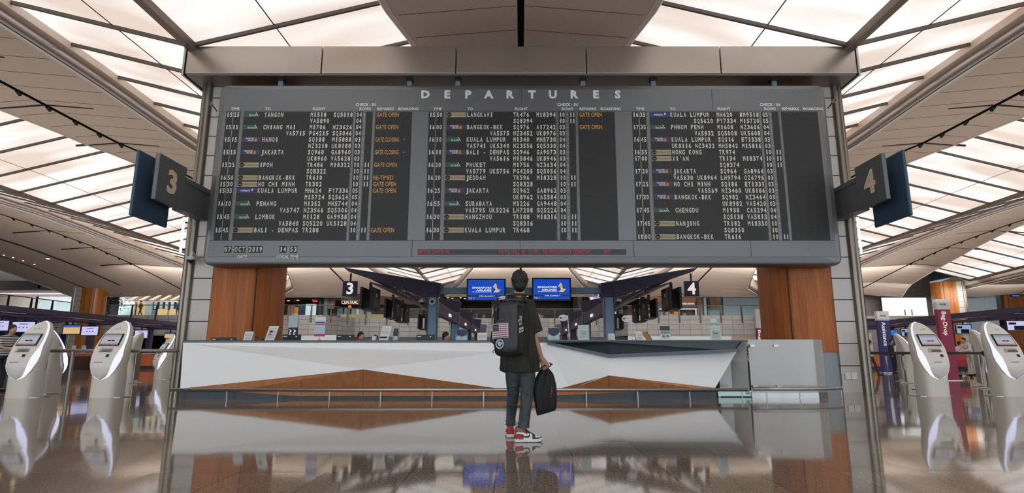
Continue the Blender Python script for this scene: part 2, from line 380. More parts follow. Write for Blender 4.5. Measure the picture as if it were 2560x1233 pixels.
def skylight(sx, Ta, Tb, ya, yb, label, k, S=S):
    """Ta/Tb: leaf half width tables of the leaf to the left/right of it"""
    root = thing('window_%d' % k, label, 'skylight'); root['kind'] = 'structure'
    cl = sx - K/2; cr = sx + K/2
    n = 46; ys = [ya + (yb-ya)*i/n for i in range(n+1)]
    def lim(Y): return cl+ip(Ta, Y)+.26, cr-ip(Tb, Y)-.26
    def zz(X, Y): return ip(S, Y) + .255*abs(X-sx)
    m = M(); rows = []
    for Y in ys:
        a, b = lim(Y)
        if b-a < .6: a = min(a, sx-.3); b = max(b, sx+.3)
        rows.append([(a, Y, zz(a, Y)), (sx, Y, zz(sx, Y)), (b, Y, zz(b, Y))])
    m.loft(rows, False, 0, False); m.build('backlit_panel', skm, root)
    Y = Y0B - PB*18
    bm = M()
    while Y < yb:
        if Y > ya:
            a, b = lim(Y)
            for X in (a, b):
                if abs(X-sx) > .4: bm.ob(((X+sx)/2, Y, (zz(X, Y)+zz(sx, Y))/2-.05), (math.hypot(X-sx, zz(X, Y)-zz(sx, Y)), .07, .1), Matrix.Rotation(-math.atan2(zz(X, Y)-zz(sx, Y), X-sx), 3, 'Y') if X > sx else Matrix.Rotation(math.atan2(zz(X, Y)-zz(sx, Y), sx-X), 3, 'Y'))
        Y += PB
    bm.build('glazing_bars', bar_m, root)
    sp = M(); sp.loft([[(sx-.12, Y, ip(S, Y)+.02), (sx-.1, Y, ip(S, Y)-.16), (sx+.1, Y, ip(S, Y)-.16), (sx+.12, Y, ip(S, Y)+.02)] for Y in ys]); sp.build('spine', spine_m, root)
    th = M()
    for sg in (-1, 1): th.loft([[(sx+sg*2.1+d, Y, zz(sx+sg*2.1, Y)-.012+e) for d, e in ((-.014, 0), (.014, 0), (.014, .01), (-.014, .01))] for Y in ys if lim(Y)[0]+.3 < sx-2.1 and lim(Y)[1]-.3 > sx+2.1])
    th.build('membrane_joint', ink, root)
    e = M(); a, b = lim(yb); e.ext([(a, yb, zz(a, yb)), (sx, yb, zz(sx, yb)-.15), (b, yb, zz(b, yb)), (b, yb, zz(b, yb)+.12), (sx, yb, zz(sx, yb)+.1), (a, yb, zz(a, yb)+.12)], (0, .15, 0)); e.build('end_frame', darkmet, root)
    return root
skylight(-K/2, W1i, W0, -24, 55.6, 'backlit skylight between the middle and left ceiling bands', 1, S1)
skylight(K/2, W0, W1i, -24, 55.6, 'backlit skylight between the middle and right ceiling bands', 2, S1)
skylight(-1.5*K, W2i, W1o, -24, 57.0, 'backlit skylight at far left beyond the number 3 sign', 3)
skylight(1.5*K, W1o, R2i, -24, 57.0, 'backlit skylight at right beyond the number 4 sign', 4)
skylight(2.5*K, R2o, R3i, -24, 54.0, 'farthest right backlit skylight above the lit wall screen', 5)
roof_m = mat('roof_void', (70, 68, 66), .9)
struct(M().box(-75, 75, -24, 64, 12.2, 12.4).build('ceiling', roof_m), 'plain dark slab above the lit ceiling bands', 'ceiling')
# hall side and end walls
stone_b = mat('blue_grey_stone', (150, 160, 164), .6, 0, 0, 2.5, .12); stone_w = mat('warm_grey_stone', (150, 138, 130), .6, 0, 0, 2.5, .1)
struct(M().box(-75, 75, 86, 86.4, 0, 14).build('wall_back', mat('far_wall_grey', (110, 112, 114), .7)), 'distant plain grey end wall beyond the shops', 'wall')
struct(M().box(-62, -61.6, -24, 86, 0, 14).build('wall_left', stone_w), 'side wall of the hall at the far left', 'wall')
struct(M().box(61.6, 62, -24, 86, 0, 14).build('wall_right', stone_b), 'side wall of the hall at the far right', 'wall')
# ================================================================ COLUMNS + BEAM
clad_m = mat('pale_metal_cladding', (186, 180, 174), .42, .25, 0, 30, .04)
wood_m = wood('veneer_wood', (132, 62, 18), (194, 112, 46), 1.0, .55)
wood_b = wood('bright_veneer_wood', (132, 72, 22), (190, 118, 52), .8)
fin_m = mat('bronze_grey_fin', (134, 126, 116), .34, .8)
basem = mat('grey_column_base', (120, 124, 128), .4, .5)
def column(loc, sg, H_, label, w_in=1.45, dep=1.9, sc=1.0, wm=None, rot=0):
    """sg=-1: fins on the -x side, wood on the +x side.  local origin under the middle"""
    t = thing('column', label, 'column', loc, rot)
    def B(x0, x1): return (min(sg*x0, sg*x1), max(sg*x0, sg*x1))
    # wood: rounded inner half
    pts = []
    xi, xo = -1.0*sc, .35*sc
    for k in range(17):
        a = -PI/2 - PI*k/16
        pts.append((sg*(xi+.45*sc+.45*sc*math.cos(a)), dep/2*math.sin(a)*(1.0)))
    pts = [(sg*xo, -dep/2)] + pts + [(sg*xo, dep/2)]
    m = M(); m.ext([(x, y, .95) for x, y in pts], (0, 0, H_-.95)); m.build('wood_cladding', wm or wood_m, t, auto=35)
    m = M(); m.ext([(x*.97, y*.97, 0) for x, y in pts], (0, 0, .95)); m.build('base', basem, t, auto=35)
    m = M(); m.ob((sg*(xi+.22*sc), -dep/2-.004, (H_+.95)/2), (.016, .03, H_-.95)); m.build('wood_joint', ink, t)
    m = M(); a, b = B(.33*sc, .82*sc); m.box(a, b, -dep/2-.02, dep/2+.02, 0, H_); m.build('metal_cladding', clad_m, t)
    m = M(); z = .62 if sc > .9 else .5
    while z < H_: m.box(a-.003, b+.003, -dep/2-.024, -dep/2+.03, z, z+.022); z += .54
    m.build('cladding_joints', ink, t)
    for k, (x, r) in enumerate(((.90, .10), (1.03, .07))):
        m = M(); m.loft([[(sg*x*sc+r*1.0*math.cos(q), -dep/2+.02+r*1.5*math.sin(q), zz_) for q in [2*PI*j/14 for j in range(14)]] for zz_ in (0, H_)]); m.build('fin', fin_m, t, auto=50)
    m = M(); a, b = B(.84*sc, 1.06*sc); m.box(a, b, -dep/2+.08, dep/2, 0, H_); m.build('fin_web', fin_m, t)
    return t
column((-7.44, 15.35, 0), -1, 7.96, 'big wood and metal clad column at the left end of the departures board')
column((7.5, 15.35, 0), 1, 7.96, 'big wood and metal clad column at the right end of the departures board')
column((-25.6, 56.7, 0), -1, 7.75, 'distant wood clad column peeping out right of the big left column', sc=1.15, wm=wood_b)
column((25.3, 56.7, 0), 1, 7.6, 'distant wood clad column seen just left of the big right column', sc=1.15, wm=wood_b)
column((-42.3, 56.7, 0), -1, 8.4, 'distant wood clad column standing at the far left of the hall', sc=1.15, wm=wood_b)
column((42.0, 56.7, 0), 1, 8.0, 'distant wood clad column at far right beside the lit wall screen', sc=1.15, wm=wood_b)
# overhead beam
alu = mat('brushed_aluminium_panel', (172, 160, 150), .3, .85, 0, 60, .05)
t = thing('overhead_beam', 'long brushed metal box beam above the departures board', 'beam', (0, 13.68, 7.96))
xs = [-8.64, -5.13, -1.67, 1.69, 5.15, 8.66]
for i in range(5):
    m = M(); a, b = xs[i]+.012, xs[i+1]-.012
    m.box(a, b, 0, 2.3, .04, .80); m.build('beam_panel', alu, t, bevel=.012)
m = M(); m.box(-8.60, 8.62, .03, 2.27, 0, .045); m.build('soffit', mat('beam_soffit', (120, 112, 106), .4, .6), t)
m = M()
for x in (-8.70, 8.66): m.box(x, x+.05, -.03, 2.33, -.02, .82)
m.build('end_trim', steel, t)
for x in (-6.25, -2.9, -1.64, 1.62, 3.45, 6.6):
    h = thing('hanger_bracket', 'small blue grey hanger between beam and board, %s' % {-6.25: 'leftmost of six', -2.9: 'second from the left', -1.64: 'third from the left', 1.62: 'third from the right', 3.45: 'second from the right', 6.6: 'rightmost of six'}[x], 'bracket', (x, 13.95, 7.742), 0, 'hangers above the board')
    M().box(-.06, .06, -.05, .05, .0, .16).build('rod', mat('blue_grey_paint', (104, 122, 136), .5), h)
    M().box(-.085, .085, -.07, .07, .16, .216).build('clamp', black, h)
# ================================================================ DEPARTURES BOARD
YB = 13.8
board = thing('departures_board', 'huge grey split-flap flight departures board hanging between two columns', 'departures board', (0, YB, 3.04))
OB = (0, YB, 3.04)
bm_ = mat('board_grey_metal', (118, 120, 122), .38, .75, 0, 90, .06)
bf_ = mat('board_face_grey', (112, 114, 116), .42, .7, 0, 120, .06)
def rrect(x0, x1, z0, z1, r, y, n=6):
    P = []
    for cx, cz, a0 in ((x1-r, z0+r, -PI/2), (x1-r, z1-r, 0), (x0+r, z1-r, PI/2), (x0+r, z0+r, PI)):
        for k in range(n+1):
            a = a0 + PI/2*k/n; P.append((cx+r*math.cos(a), y, cz+r*math.sin(a)))
    return P
X0, X1, Z0, Z1 = -7.74, 7.82, 3.04, 7.74
m = M(); m.loft([rrect(X0+.06, X1-.06, Z0+.06, Z1-.06, .12, YB-.02), rrect(X0+.02, X1-.02, Z0+.02, Z1-.02, .15, YB), rrect(X0, X1, Z0, Z1, .17, YB+.05), rrect(X0, X1, Z0, Z1, .17, YB+.45), rrect(X0+.05, X1-.05, Z0+.05, Z1-.05, .12, YB+.5)])
m.build('housing', bm_, board, origin=OB, auto=40)
FY = YB-.035
m = M(); m.box(X0+.14, X1-.14, FY, YB, Z0+.19, Z1-.13); m.build('face_panel', bf_, board, origin=OB, bevel=.008)
m = M()
for x in (-2.65, 2.75): m.box(x-.006, x+.006, FY-.003, FY, 3.23, 3.64)
for x in (-.02, 5.6): m.box(x-.004, x+.004, FY-.003, FY, 3.23, 3.64)
for x in (0.02, 4.9): m.box(x-.004, x+.004, FY-.003, FY, 7.05, Z1-.13)
m.box(X0+.14, X1-.14, FY-.003, FY, 7.0, 7.006); m.box(X0+.14, X1-.14, FY-.003, FY, 3.635, 3.641); m.build('seams', ink, board, origin=OB)
lett = mat('white_lettering', (214, 216, 214), .5); flapw = mat('flap_white_figures', (205, 203, 196), .55); flapy = mat('flap_amber_figures', (202, 150, 82), .55)
flapk = mat('flap_black', (27, 27, 27), .5, 0, 0, 5, .15); celk = mat('flap_cell_edge', (44, 44, 42), .5)
UX, UZ = (1, 0, 0), (0, 0, 1)
xs_ = [aY(u, 239, FY).x for u in (1064, 1118.5, 1171, 1222, 1276, 1330, 1382, 1436, 1490, 1544)]
for x, ch in zip(xs_, 'DEPARTURES'):
    M().text(ch, (x, FY, 7.355), UX, UZ, .195, wf=1.05, align='C', bold=.05, thick=.02).build('title_letter', lett, board, origin=OB)
ZT, ZB = 6.985, 3.645; NR = 20; RH = (ZT-ZB)/NR
cols = [(-7.50, -7.14), (-7.05, -4.28), (-4.20, -4.03), (-3.94, -3.77), (-3.70, -2.77)]
OFF = [0, 5.16, 10.33]
ROWS = [[
"1525 S YANGON        MI518  SQ5018/04//G", "/              VA5890/04//", "1515 S CHIANG MAI    MI706  NZ3626/04//G", "/       VA5715 PG4215 SQ5046/04//",
"1515 Q HANOI         SQ188  MI5888/03//C", "/              NZ3218 UK8188/03//", "1515 Q JAKARTA       SQ960  GA8960/03//C", "/              UK8960 VA5628/03//",
"1525 T IPOH          TR486  MI8322/10/11/G", "/              SQ8322/10/11/", "1650 T BANGKOK-BKK   TR610/10/11/R", "1530 T HO CHI MINH   TR302/10/11/G",
"1535 Y KUALA LUMPUR  MH624  FY7336/05//G", "/              MI5724 SQ5624/05//", "1610 S PENANG        MI352  MH5744/04//", "/       VA5747 NZ3566 SQ5306/04//",
"1545 S LOMBOK        MI128  GA9938/04//", "/       VA5840 SQ5220 UK5128/04//", "1545 T BALI - DENPAS TR288/10/11/G", "///"],
["1550 T LANGKAWI      TR476  MI8394/10/11/G", "/              SQ8394/10/11/", "1600 Q BANGKOK-BKK   SQ976  AI7242/03//G", "/       VA5575 NZ3452 UK8976/03//",
"1610 S KUALA LUMPUR  MI340  MH5730/04//", "/VA5741 UK5340 NZ3556 SQ5330/04//", "1610 Q BALI - DENPAS SQ946  GA9073/03//", "/       VA5616 MI5846 UK8946/03//",
"1620 S PHUKET        MI756  NZ3634/04//", "/VA5779 UK5756 PG4205 SQ5056/04//", "1620 T JEDDAH        TR596  MI8328/10/11/", "/              SQ8328/10/11/",
"1625 Q JAKARTA       SQ962  GA8962/03//", "/              UK8962 VA5584/03//", "1655 S SURABAYA      MI226  GA9448/04//", "/VA5795 UK5226 LH7208 SQ5226/04//",
"1630 T HANGZHOU      TR188  MI8316/10/11/", "/              SQ8316/10/11/", "1630 T KUALA LUMPUR  TR468/10/11/", "///"],
["1635 Y KUALA LUMPUR  MH620  8M9518/05//", "/       SQ5620 FY7334 MI5720/05//", "1735 S PHNOM PENH    MI608  NZ3606/04//", "/       VA5832 SQ5008 UK5608/04//",
"1645 Q KUALA LUMPUR  SQ116  ET1338/03//", "/UK8116 NZ3432 MH5842 MI5816/03//", "1655 T HONG KONG     TR974/10/11/", "1700 T XI'AN         TR134  MI8374/10/11/",
"/              SQ8374/10/11/", "1720 Q JAKARTA       SQ964  GA8964/03//", "/VA5630 UK8964 LH9794 OZ6796/03//", "1725 Q HO CHI MINH   SQ186  ET1331/03//",
"/       VA5569 NZ3460 UK8186/03//", "1730 Q BANGKOK-BKK   SQ982  NZ3464/03//", "/              UK8982 VA5420/03//", "1745 S CHENGDU       MI938  CA5294/04//",
"/              SQ5138 VA5813/04//", "1745 T NANJING       TR182  MI8350/10//", "/              SQ8350/10//", "1800 T BANGKOK-BKK   TR616/10/11/"]]
lg_green = mat('logo_green', (34, 84, 72), .5); lg_purple = mat('logo_purple', (62, 50, 92), .5); lg_blue = mat('logo_blue', (40, 52, 118), .5)
lg_tan = mat('logo_tan', (168, 154, 122), .5); lg_or = mat('logo_orange', (210, 122, 36), .5); lg_navy = mat('logo_navy', (26, 28, 52), .5)
RY = FY-.012
for si in range(3):
    o_ = OFF[si]
    dc = M()
    for a, b in cols: dc.box(a+o_, b+o_, FY-.006, FY+.0, ZB, ZT)
    dc.build('display_window', flapk, board, origin=OB)
    cl_ = M()
    for r in range(NR):
        z = ZT-RH*(r+1)
        for a, b in cols: cl_.box(a+o_+.004, b+o_-.004, FY-.0085, FY-.006, z-.004, z+.004)
        cl_.box(cols[4][0]+.66+o_, cols[4][0]+.668+o_, FY-.0085, FY-.006, z+.01, z+RH-.01)
        for k in range(2): cl_.box(cols[4][0]+.75+k*.1+o_, cols[4][0]+.762+k*.1+o_, FY-.0085, FY-.006, z+RH/2-.006, z+RH/2+.006)
        for k in range(28): 
            x = -6.535+o_+k*.084; cl_.box(x-.005, x+.005, FY-.0085, FY-.006, z+.02, z+RH-.02)
    cl_.build('flap_grid', celk, board, origin=OB)
    m = M(); m.box(-7.325+o_, -7.313+o_, FY-.008, FY-.006, ZB, ZT); m.build('time_divider', steel, board, origin=OB)
    hd = M()
    for tx, u, v, h in (('TIME', 586, 276.5, .068), ('TO', 667.5, 276.5, .068), ('FLIGHT', 795.5, 276.5, .068), ('ROWS', 911, 276.5, .068), ('CHECK - IN', 912, 266.5, .068), ('REMARKS', 962, 276.5, .068), ('BOARDING', 1019, 276.5, .068)):
        p = aY(u, v, FY); x = p.x*1.0+o_+.02
        hd.text(tx, (x, FY-.003, 7.03 if v > 270 else 7.145), UX, UZ, .07, wf=.98, align='C', bold=.03)
    hd.build('column_headings', lett, board, origin=OB)
    for r, row in enumerate(ROWS[si]):
        z = ZT-RH*(r+1); zb = z+.028; hh = RH-.056
        if row.startswith('/'):
            q = row[1:].split('/'); tm = lg = None; body = q[0]; ra = q[1] if len(q) > 1 else ''; rb = q[2] if len(q) > 2 else ''; rem = ''
        else:
            tm = row[:4]; lg = row[5]; q = row[7:].split('/'); body = q[0]; ra, rb = q[1], q[2]; rem = q[3] if len(q) > 3 else ''
        m = M()
        if tm:
            m.grid_text(tm[:2], (-7.485+o_, RY, zb), UX, UZ, hh, .076, .058, .03); m.grid_text(tm[2:], (-7.305+o_, RY, zb), UX, UZ, hh, .076, .058, .03)
            for k in (.3, .7): m.box(-7.327+o_, -7.311+o_, RY-.001, RY, z+RH*k-.008, z+RH*k+.008)
        m.grid_text(body, (-6.535+o_, RY, zb), UX, UZ, hh, .084, .062, .035)
        if ra: m.grid_text(ra, (-4.185+o_, RY, zb), UX, UZ, hh, .074, .056, .03)
        if rb: m.grid_text(rb, (-3.925+o_, RY, zb), UX, UZ, hh, .074, .056, .03)
        m.box(-4.0+o_, -3.965+o_, RY, RY+.002, z+RH/2-.007, z+RH/2+.005)
        if rem == 'C': m.box(-2.95+o_, -2.93+o_, RY, RY+.002, z+RH/2-.01, z+RH/2+.01)
        if rem: m.text({'G': 'GATE OPEN', 'C': 'GATE CLOSING', 'R': 'RE-TIMED'}[rem], (-3.67+o_, RY, zb), UX, UZ, hh, w={'G': .57, 'C': .60, 'R': .50}[rem], align='L', bold=.015, m=1)
        fr = m.build('flight_row', [flapw, flapy], board, origin=OB)
        if lg:
            a, b = -7.045+o_, -6.55+o_; zc = z+RH/2; w_ = b-a; L_ = M(); y = FY-.0105
            def R_(x0, x1, z0_, z1_, mm, dy=0): L_.quad((a+x0*w_, y-dy, z+z0_*RH), (a+x1*w_, y-dy, z+z0_*RH), (a+x1*w_, y-dy, z+z1_*RH), (a+x0*w_, y-dy, z+z1_*RH), m=mm)
            if lg == 'S':
                L_.quad((a, y, z+.15*RH), (a+.72*w_, y, z+.15*RH), (a+.62*w_, y, z+.88*RH), (a, y, z+.88*RH), m=0)
                L_.text('SILKAIR', (a+.25*w_, y-.002, z+.25*RH), UX, UZ, .05, w=.42*w_, bold=.01, m=1)
                L_.quad((a+.6*w_, y-.002, z+.88*RH), (a+.64*w_, y-.002, z+.88*RH), (a+.78*w_, y-.002, z+.15*RH), (a+.72*w_, y-.002, z+.3*RH), m=1); mats_ = [lg_green, lett]
            elif lg == 'Q':
                R_(0, 1, .12, .9, 0); L_.text('SINGAPORE', (a+.2*w_, y-.002, z+.56*RH), UX, UZ, .042, w=.42*w_, bold=.02, m=1)
                L_.text('AIRLINES', (a+.3*w_, y-.002, z+.26*RH), UX, UZ, .042, w=.32*w_, bold=.02, m=1)
                L_.quad((a+.65*w_, y-.002, z+.2*RH), (a+.78*w_, y-.002, z+.2*RH), (a+.79*w_, y-.002, z+.45*RH), (a+.74*w_, y-.002, z+.84*RH), (a+.67*w_, y-.002, z+.6*RH), m=2); mats_ = [lg_purple, lett, lg_or]
            elif lg == 'T':
                R_(0, 1, .1, .88, 0); n_ = 16
                L_.add([(a+.13*w_+.062*math.cos(2*PI*k/n_), y-.002, zc+.062*math.sin(2*PI*k/n_)) for k in range(n_)], [tuple(range(n_))], 1)
                L_.text('scoot', (a+.13*w_, y-.004, zc-.015), UX, UZ, .03, w=.085, align='C', bold=.02, m=0)
                L_.text('FLYSCOOT.COM', (a+.27*w_, y-.002, zc-.022), UX, UZ, .04, w=.70*w_, m=1); mats_ = [lg_tan, ink]
            else:
                R_(0, 1, .1, .9, 0); L_.text('malaysia', (a+.2*w_, y-.002, z+.38*RH), UX, UZ, .055, w=.46*w_, bold=.02, m=1)
                L_.quad((a+.72*w_, y-.002, z+.45*RH), (a+.8*w_, y-.002, z+.5*RH), (a+.82*w_, y-.002, z+.85*RH), (a+.74*w_, y-.002, z+.75*RH), m=1); mats_ = [lg_blue, lett]
            L_.build('airline_logo', mats_, fr, origin=(0, 0, 0)).location = (-OB[0], -OB[1], -OB[2])
# date, clock and ticker
def flapbox(s, u0, u1, v, name='flap_figures'):
    a = aY(u0, v, FY).x; b = aY(u1, v, FY).x; z = 3.335
    m = M(); m.box(a, b, FY-.004, FY, z, z+.165); m.build('figure_window', flapk, board, origin=OB)
    m = M(); p = (b-a)/len(s); m.grid_text(s, (a, FY-.008, z+.025), UX, UZ, .115, p, p*.72, .03); m.build(name, flapw, board, origin=OB)
flapbox('07', 560.5, 578.5, 626); flapbox('OCT', 586, 613.5, 626); flapbox('2019', 621, 656.5, 626)
flapbox('14', 699, 716.5, 626); flapbox('53', 724.5, 743, 626)
m = M()
for u in (582, 617.5): p = aY(u, 626, FY); m.box(p.x-.02, p.x+.02, FY-.004, FY, 3.41, 3.422)
p = aY(720.5, 626, FY)
for z in (3.385, 3.44): m.box(p.x-.01, p.x+.01, FY-.004, FY, z, z+.02)
m.text('DATE', (aY(606, 643, FY).x, FY-.003, 3.20), UX, UZ, .065, align='C', bold=.03); m.text('LOCAL TIME', (aY(719, 643, FY).x, FY-.003, 3.20), UX, UZ, .065, align='C', bold=.03)
m.build('clock_labels', lett, board, origin=OB)
m = M(); m.box(-2.51, 2.56, FY-.006, FY, 3.285, 3.42); m.build('ticker_window', mat('ticker_black', (26, 24, 34), .3), board, origin=OB)
led = glow('led_red', (190, 24, 60), .8)
m = M(); zt = 3.315
for tx, x, w_ in (('BEFORE CHECK-IN', -2.5, .76), ('GATES WILL', -.53, .5), ('BE', .03, .08), ('CLOSED', .18, .25), ('10 MINS', .55, .36), ('BEFORE', .93, .3), ('DEPARTURE', 1.28, .42), ('GATE', 2.0, .16)):
    m.text(tx, (x, FY-.009, zt), UX, UZ, .08, w=w_)
m.build('ticker_text', led, board, origin=OB)
# ================================================================ BIG ROW SIGNS ON THE COLUMNS
sg_m = mat('sign_grey', (112, 114, 116), .5, .45, 0, 120, .08); sgb = mat('sign_blue', (58, 84, 108), .5, .2)
num = mat('sign_cream_figure', (226, 206, 176), .5)
def rowsign(sg, digit, label):
    Xf = sg*8.02
    def mir(u): return u if sg < 0 else 2*CX-u
    pts = [aX(mir(401), 383, Xf), aX(mir(473), 421, Xf), aX(mir(453), 525, Xf), aX(mir(387), 498, Xf)]
    yn = (pts[0].y+pts[3].y)/2; yf = (pts[1].y+pts[2].y)/2; zt = (pts[0].z+pts[1].z)/2; zb = (pts[2].z+pts[3].z)/2
    O = (Xf, (yn+yf)/2, zb); t = thing('row_sign', label, 'sign', O)
    m = M(); x0, x1 = sorted((Xf, Xf+sg*.1)); m.box(x0, x1, yn, yf, zb, zt); m.build('grey_plate', sg_m, t, origin=O, bevel=.02)
    Xb = Xf+sg*.32; x0, x1 = sorted((Xb, Xb+sg*.07))
    m = M(); m.box(x0, x1, yn-.22, yf+.0, zb-.42, zt+.0); m.build('blue_plate', sgb, t, origin=O, bevel=.03)
    m = M(); a, b = sorted((Xf+sg*.09, Xb)); m.box(a, b, (yn+yf)/2-.1, (yn+yf)/2+.1, (zb+zt)/2-.1, (zb+zt)/2+.1); m.build('spacer', darkmet, t, origin=O)
    a, b = sorted((Xf+sg*.02, Xf+sg*.26)); m = M(); m.box(a, b, yf, 14.5, zb+.02, zt-.35); m.box(a-.02, b+.02, yf, 14.5, zt-.36, zt-.24); m.build('bracket_arm', sg_m, t, origin=O)
    m = M(); c = Vector((Xf-sg*.004, (yn+yf)/2, zb+(zt-zb)*.27)); m.text(digit, c, (0, -sg, 0) if sg > 0 else (0, 1, 0), UZ, (zt-zb)*.47, wf=1.05, align='C', bold=.035, thick=.012)
    m.build('figure', num, t, origin=O); 
    return yn, yf, zb, zt
print('rowsign', rowsign(-1, '3', 'grey and blue double plate sign with a cream 3 on the left column'))
rowsign(1, '4', 'grey and blue double plate sign with a cream 4 on the right column')
# lamps behind the signs, cameras
tube_m = glow('lamp_tube', (235, 240, 255), 1.2)
for sg, lb in ((-1, 'slim white vertical light tube on the left column below the number 3 sign'), (1, 'slim white vertical light tube on the right column below the number 4 sign')):
    t = thing('light_tube', lb, 'lamp', (sg*8.60, 14.3, 3.42)); M().tube([(0, 0, 0), (0, 0, .93)], .032).build('tube', tube_m, t)
    for z in (.1, .8): M().box(-.03, .03, .02, .14, z, z+.03).build('bracket', darkmet, t)
dome_w = mat('camera_white', (190, 190, 188), .4); dome_k = mat('camera_dome', (20, 20, 24), .1)
def dome(p, label, r=.11, arm=None):
    t = thing('security_camera', label, 'camera', p)
    M().tube([(0, 0, .0), (0, 0, .08)], r, 14).build('housing', dome_w, t); M().ell((0, 0, 0), (r*.8, r*.8, r*.8), 14, 8).build('dome', dome_k, t, smooth=True)
    if arm: M().tube([(0, 0, .12), (0, 0, .2), arm], .025, 8).build('arm', dome_w, t)
    M().tube([(0, 0, .07), (0, 0, .14)], .04, 8).build('neck', dome_w, t)
dome(aY(478, 650, 14.15), 'white dome camera on the left column beside the lower corner of the board', .11, (.06, .2, .08))
for u, v, lb in ((530, 262, 'small pale spotlight camera on the left column near the top of the board'), (2082, 255, 'small pale spotlight camera on the right column near the top of the board')):
    p = aY(u, v, 14.1); t = thing('bullet_camera', lb, 'camera', p); sg = -1 if u < 1000 else 1
    M().tube([(0, 0, 0), (-sg*.02, -.15, -.02)], .04, 10).build('housing', dome_w, t); M().tube([(0, 0, 0), (sg*.02, .3, -.05)], .015, 8).build('arm', darkmet, t)
    M().tube([(-sg*.02, -.15, -.02), (-sg*.021, -.16, -.022)], .033, 10).build('lens', black, t)
p = aY(2128, 941, 14.34); t = thing('wall_socket_box', 'small white double box low on the right column', 'socket', p)
M().box(-.14, 0, 0, .05, -.08, .08).build('left_cover', white, t, bevel=.01); M().box(.01, .15, 0, .05, -.08, .08).build('right_cover', white, t, bevel=.01)
# ================================================================ INFORMATION COUNTER
top_m = mat('dark_teal_stone_top', (52, 64, 72), .25); plinth_m = mat('dark_plinth', (34, 42, 50), .4)
cw = mat('counter_white_panel', (236, 238, 240), .42); cwood = wood('counter_wood', (168, 108, 68), (196, 134, 90), 1.3, .45)
YC = 12.78; OC = (0, YC, 0)
ctr = thing('service_counter', 'long faceted white and wood service counter with a dark top', 'counter', OC)
a, b = aY(459, 851, YC).x, aY(1366, 851, YC).x
ZTOP = 1.205; ZT0 = 1.15
m = M(); m.box(a, 4.82, YC, YC+.45, ZT0, ZTOP); m.build('worktop', top_m, ctr, origin=OC, bevel=.006)
# white facets
def V(u, v, Y): return aY(u, v, Y)
TL = V(458, 857, YC); TM = V(1366, 857, YC); BL = V(450, 972, 12.36); A1 = V(908, 924, 12.0); BM = V(1250, 972, 12.36)
U1 = V(515, 863, YC-.03); U2 = V(1255, 880, YC-.05)
A2 = V(1522, 939, 12.05); B2 = V(1522, 892, 12.2); TR = V(1843, 877, YC-.02); BR = V(1788, 970, 12.36); BM2 = V(1425, 973, 12.36)
m = M(); m.add([TL, U1, A1, BL], [(0, 1, 2), (0, 2, 3)]); m.build('lower_facet', cw, ctr, origin=OC)
m = M(); m.add([TL, U1, A1, U2, TM], [(0, 4, 3, 2, 1)]); m.build('upper_facet', cw, ctr, origin=OC)
m = M(); m.add([A1, U2, TM, A2, BM2, BM], [(0, 1, 5), (1, 2, 5), (2, 3, 4), (2, 4, 5)]); m.build('lower_facet', cw, ctr, origin=OC)
m = M(); m.add([TM, B2, TR, A2], [(0, 1, 3), (1, 2, 3)]); m.build('upper_facet', cw, ctr, origin=OC)
m = M(); m.add([A2, TR, BR], [(0, 1, 2)]); m.build('lower_facet', cw, ctr, origin=OC)
# backs so that the facets have depth
m = M(); bk = [TL, TM, TR, BR, BM, BL]
m.add([TL, TM, Vector((TR.x, YC+.1, TR.z)), Vector((TL.x, YC+.1, TL.z)), Vector((BR.x, YC+.1, .2)), Vector((BL.x, YC+.1, .2))], [(3, 2, 4, 5)]); m.build('back_panel', cw, ctr, origin=OC)
# wood under the white
PL0, PL1, PL2, PL3, PL4 = V(453, 976, 12.32), V(575, 979, 12.3), V(740, 990, 12.28), V(1360, 990, 12.28), V(1615, 979, 12.3)
PR = V(1788, 979, 12.32)
m = M(); m.add([BL, A1+Vector((0, .02, 0)), BM, V(1270, 978, 12.34), PL3, PL2, PL1, PL0], [(0, 1, 6, 7), (1, 2, 3, 5, 6), (3, 4, 5)]); m.build('wood_panel', cwood, ctr, origin=OC)
m = M(); m.add([BM2+Vector((-.25, .01, 0)), A2+Vector((0, .02, 0)), BR, PR, PL4, PL3, V(1270, 980, 12.34)], [(0, 1, 4, 5, 6), (1, 2, 3, 4)]); m.build('wood_panel', cwood, ctr, origin=OC)
m = M()
for u, v0, v1 in ((600, 955, 978), (753, 940, 988), (907, 925, 989), (1061, 945, 989), (1218, 967, 989), (1522, 940, 982), (1655, 955, 979)):
    Y0 = 12.0+abs(u-907)/340*.34 if u < 1300 else 12.05+abs(u-1522)/260*.3
    p = V(u, v0, min(Y0, 12.33)-.006); q = V(u, v1, 12.27); m.tube([p, (q.x, q.y, q.z)], .0045, 4)
m.build('wood_joints', steel, ctr, origin=OC)
m = M(); pf = [PL0, PL1, PL2, PL3, PL4, PR]; n_ = len(pf)
m.add([Vector((p.x, 12.25, p.z)) for p in pf] + [Vector((p.x, 12.25, 0)) for p in pf] + [Vector((p.x, YC+.1, p.z)) for p in pf], [(i, i+1, n_+i+1, n_+i) for i in range(n_-1)] + [(i+1, i, 2*n_+i, 2*n_+i+1) for i in range(n_-1)])
m.box(PL0.x, PR.x, 12.3, YC+.65, 0, .05)
m.build('plinth', plinth_m, ctr, origin=OC)
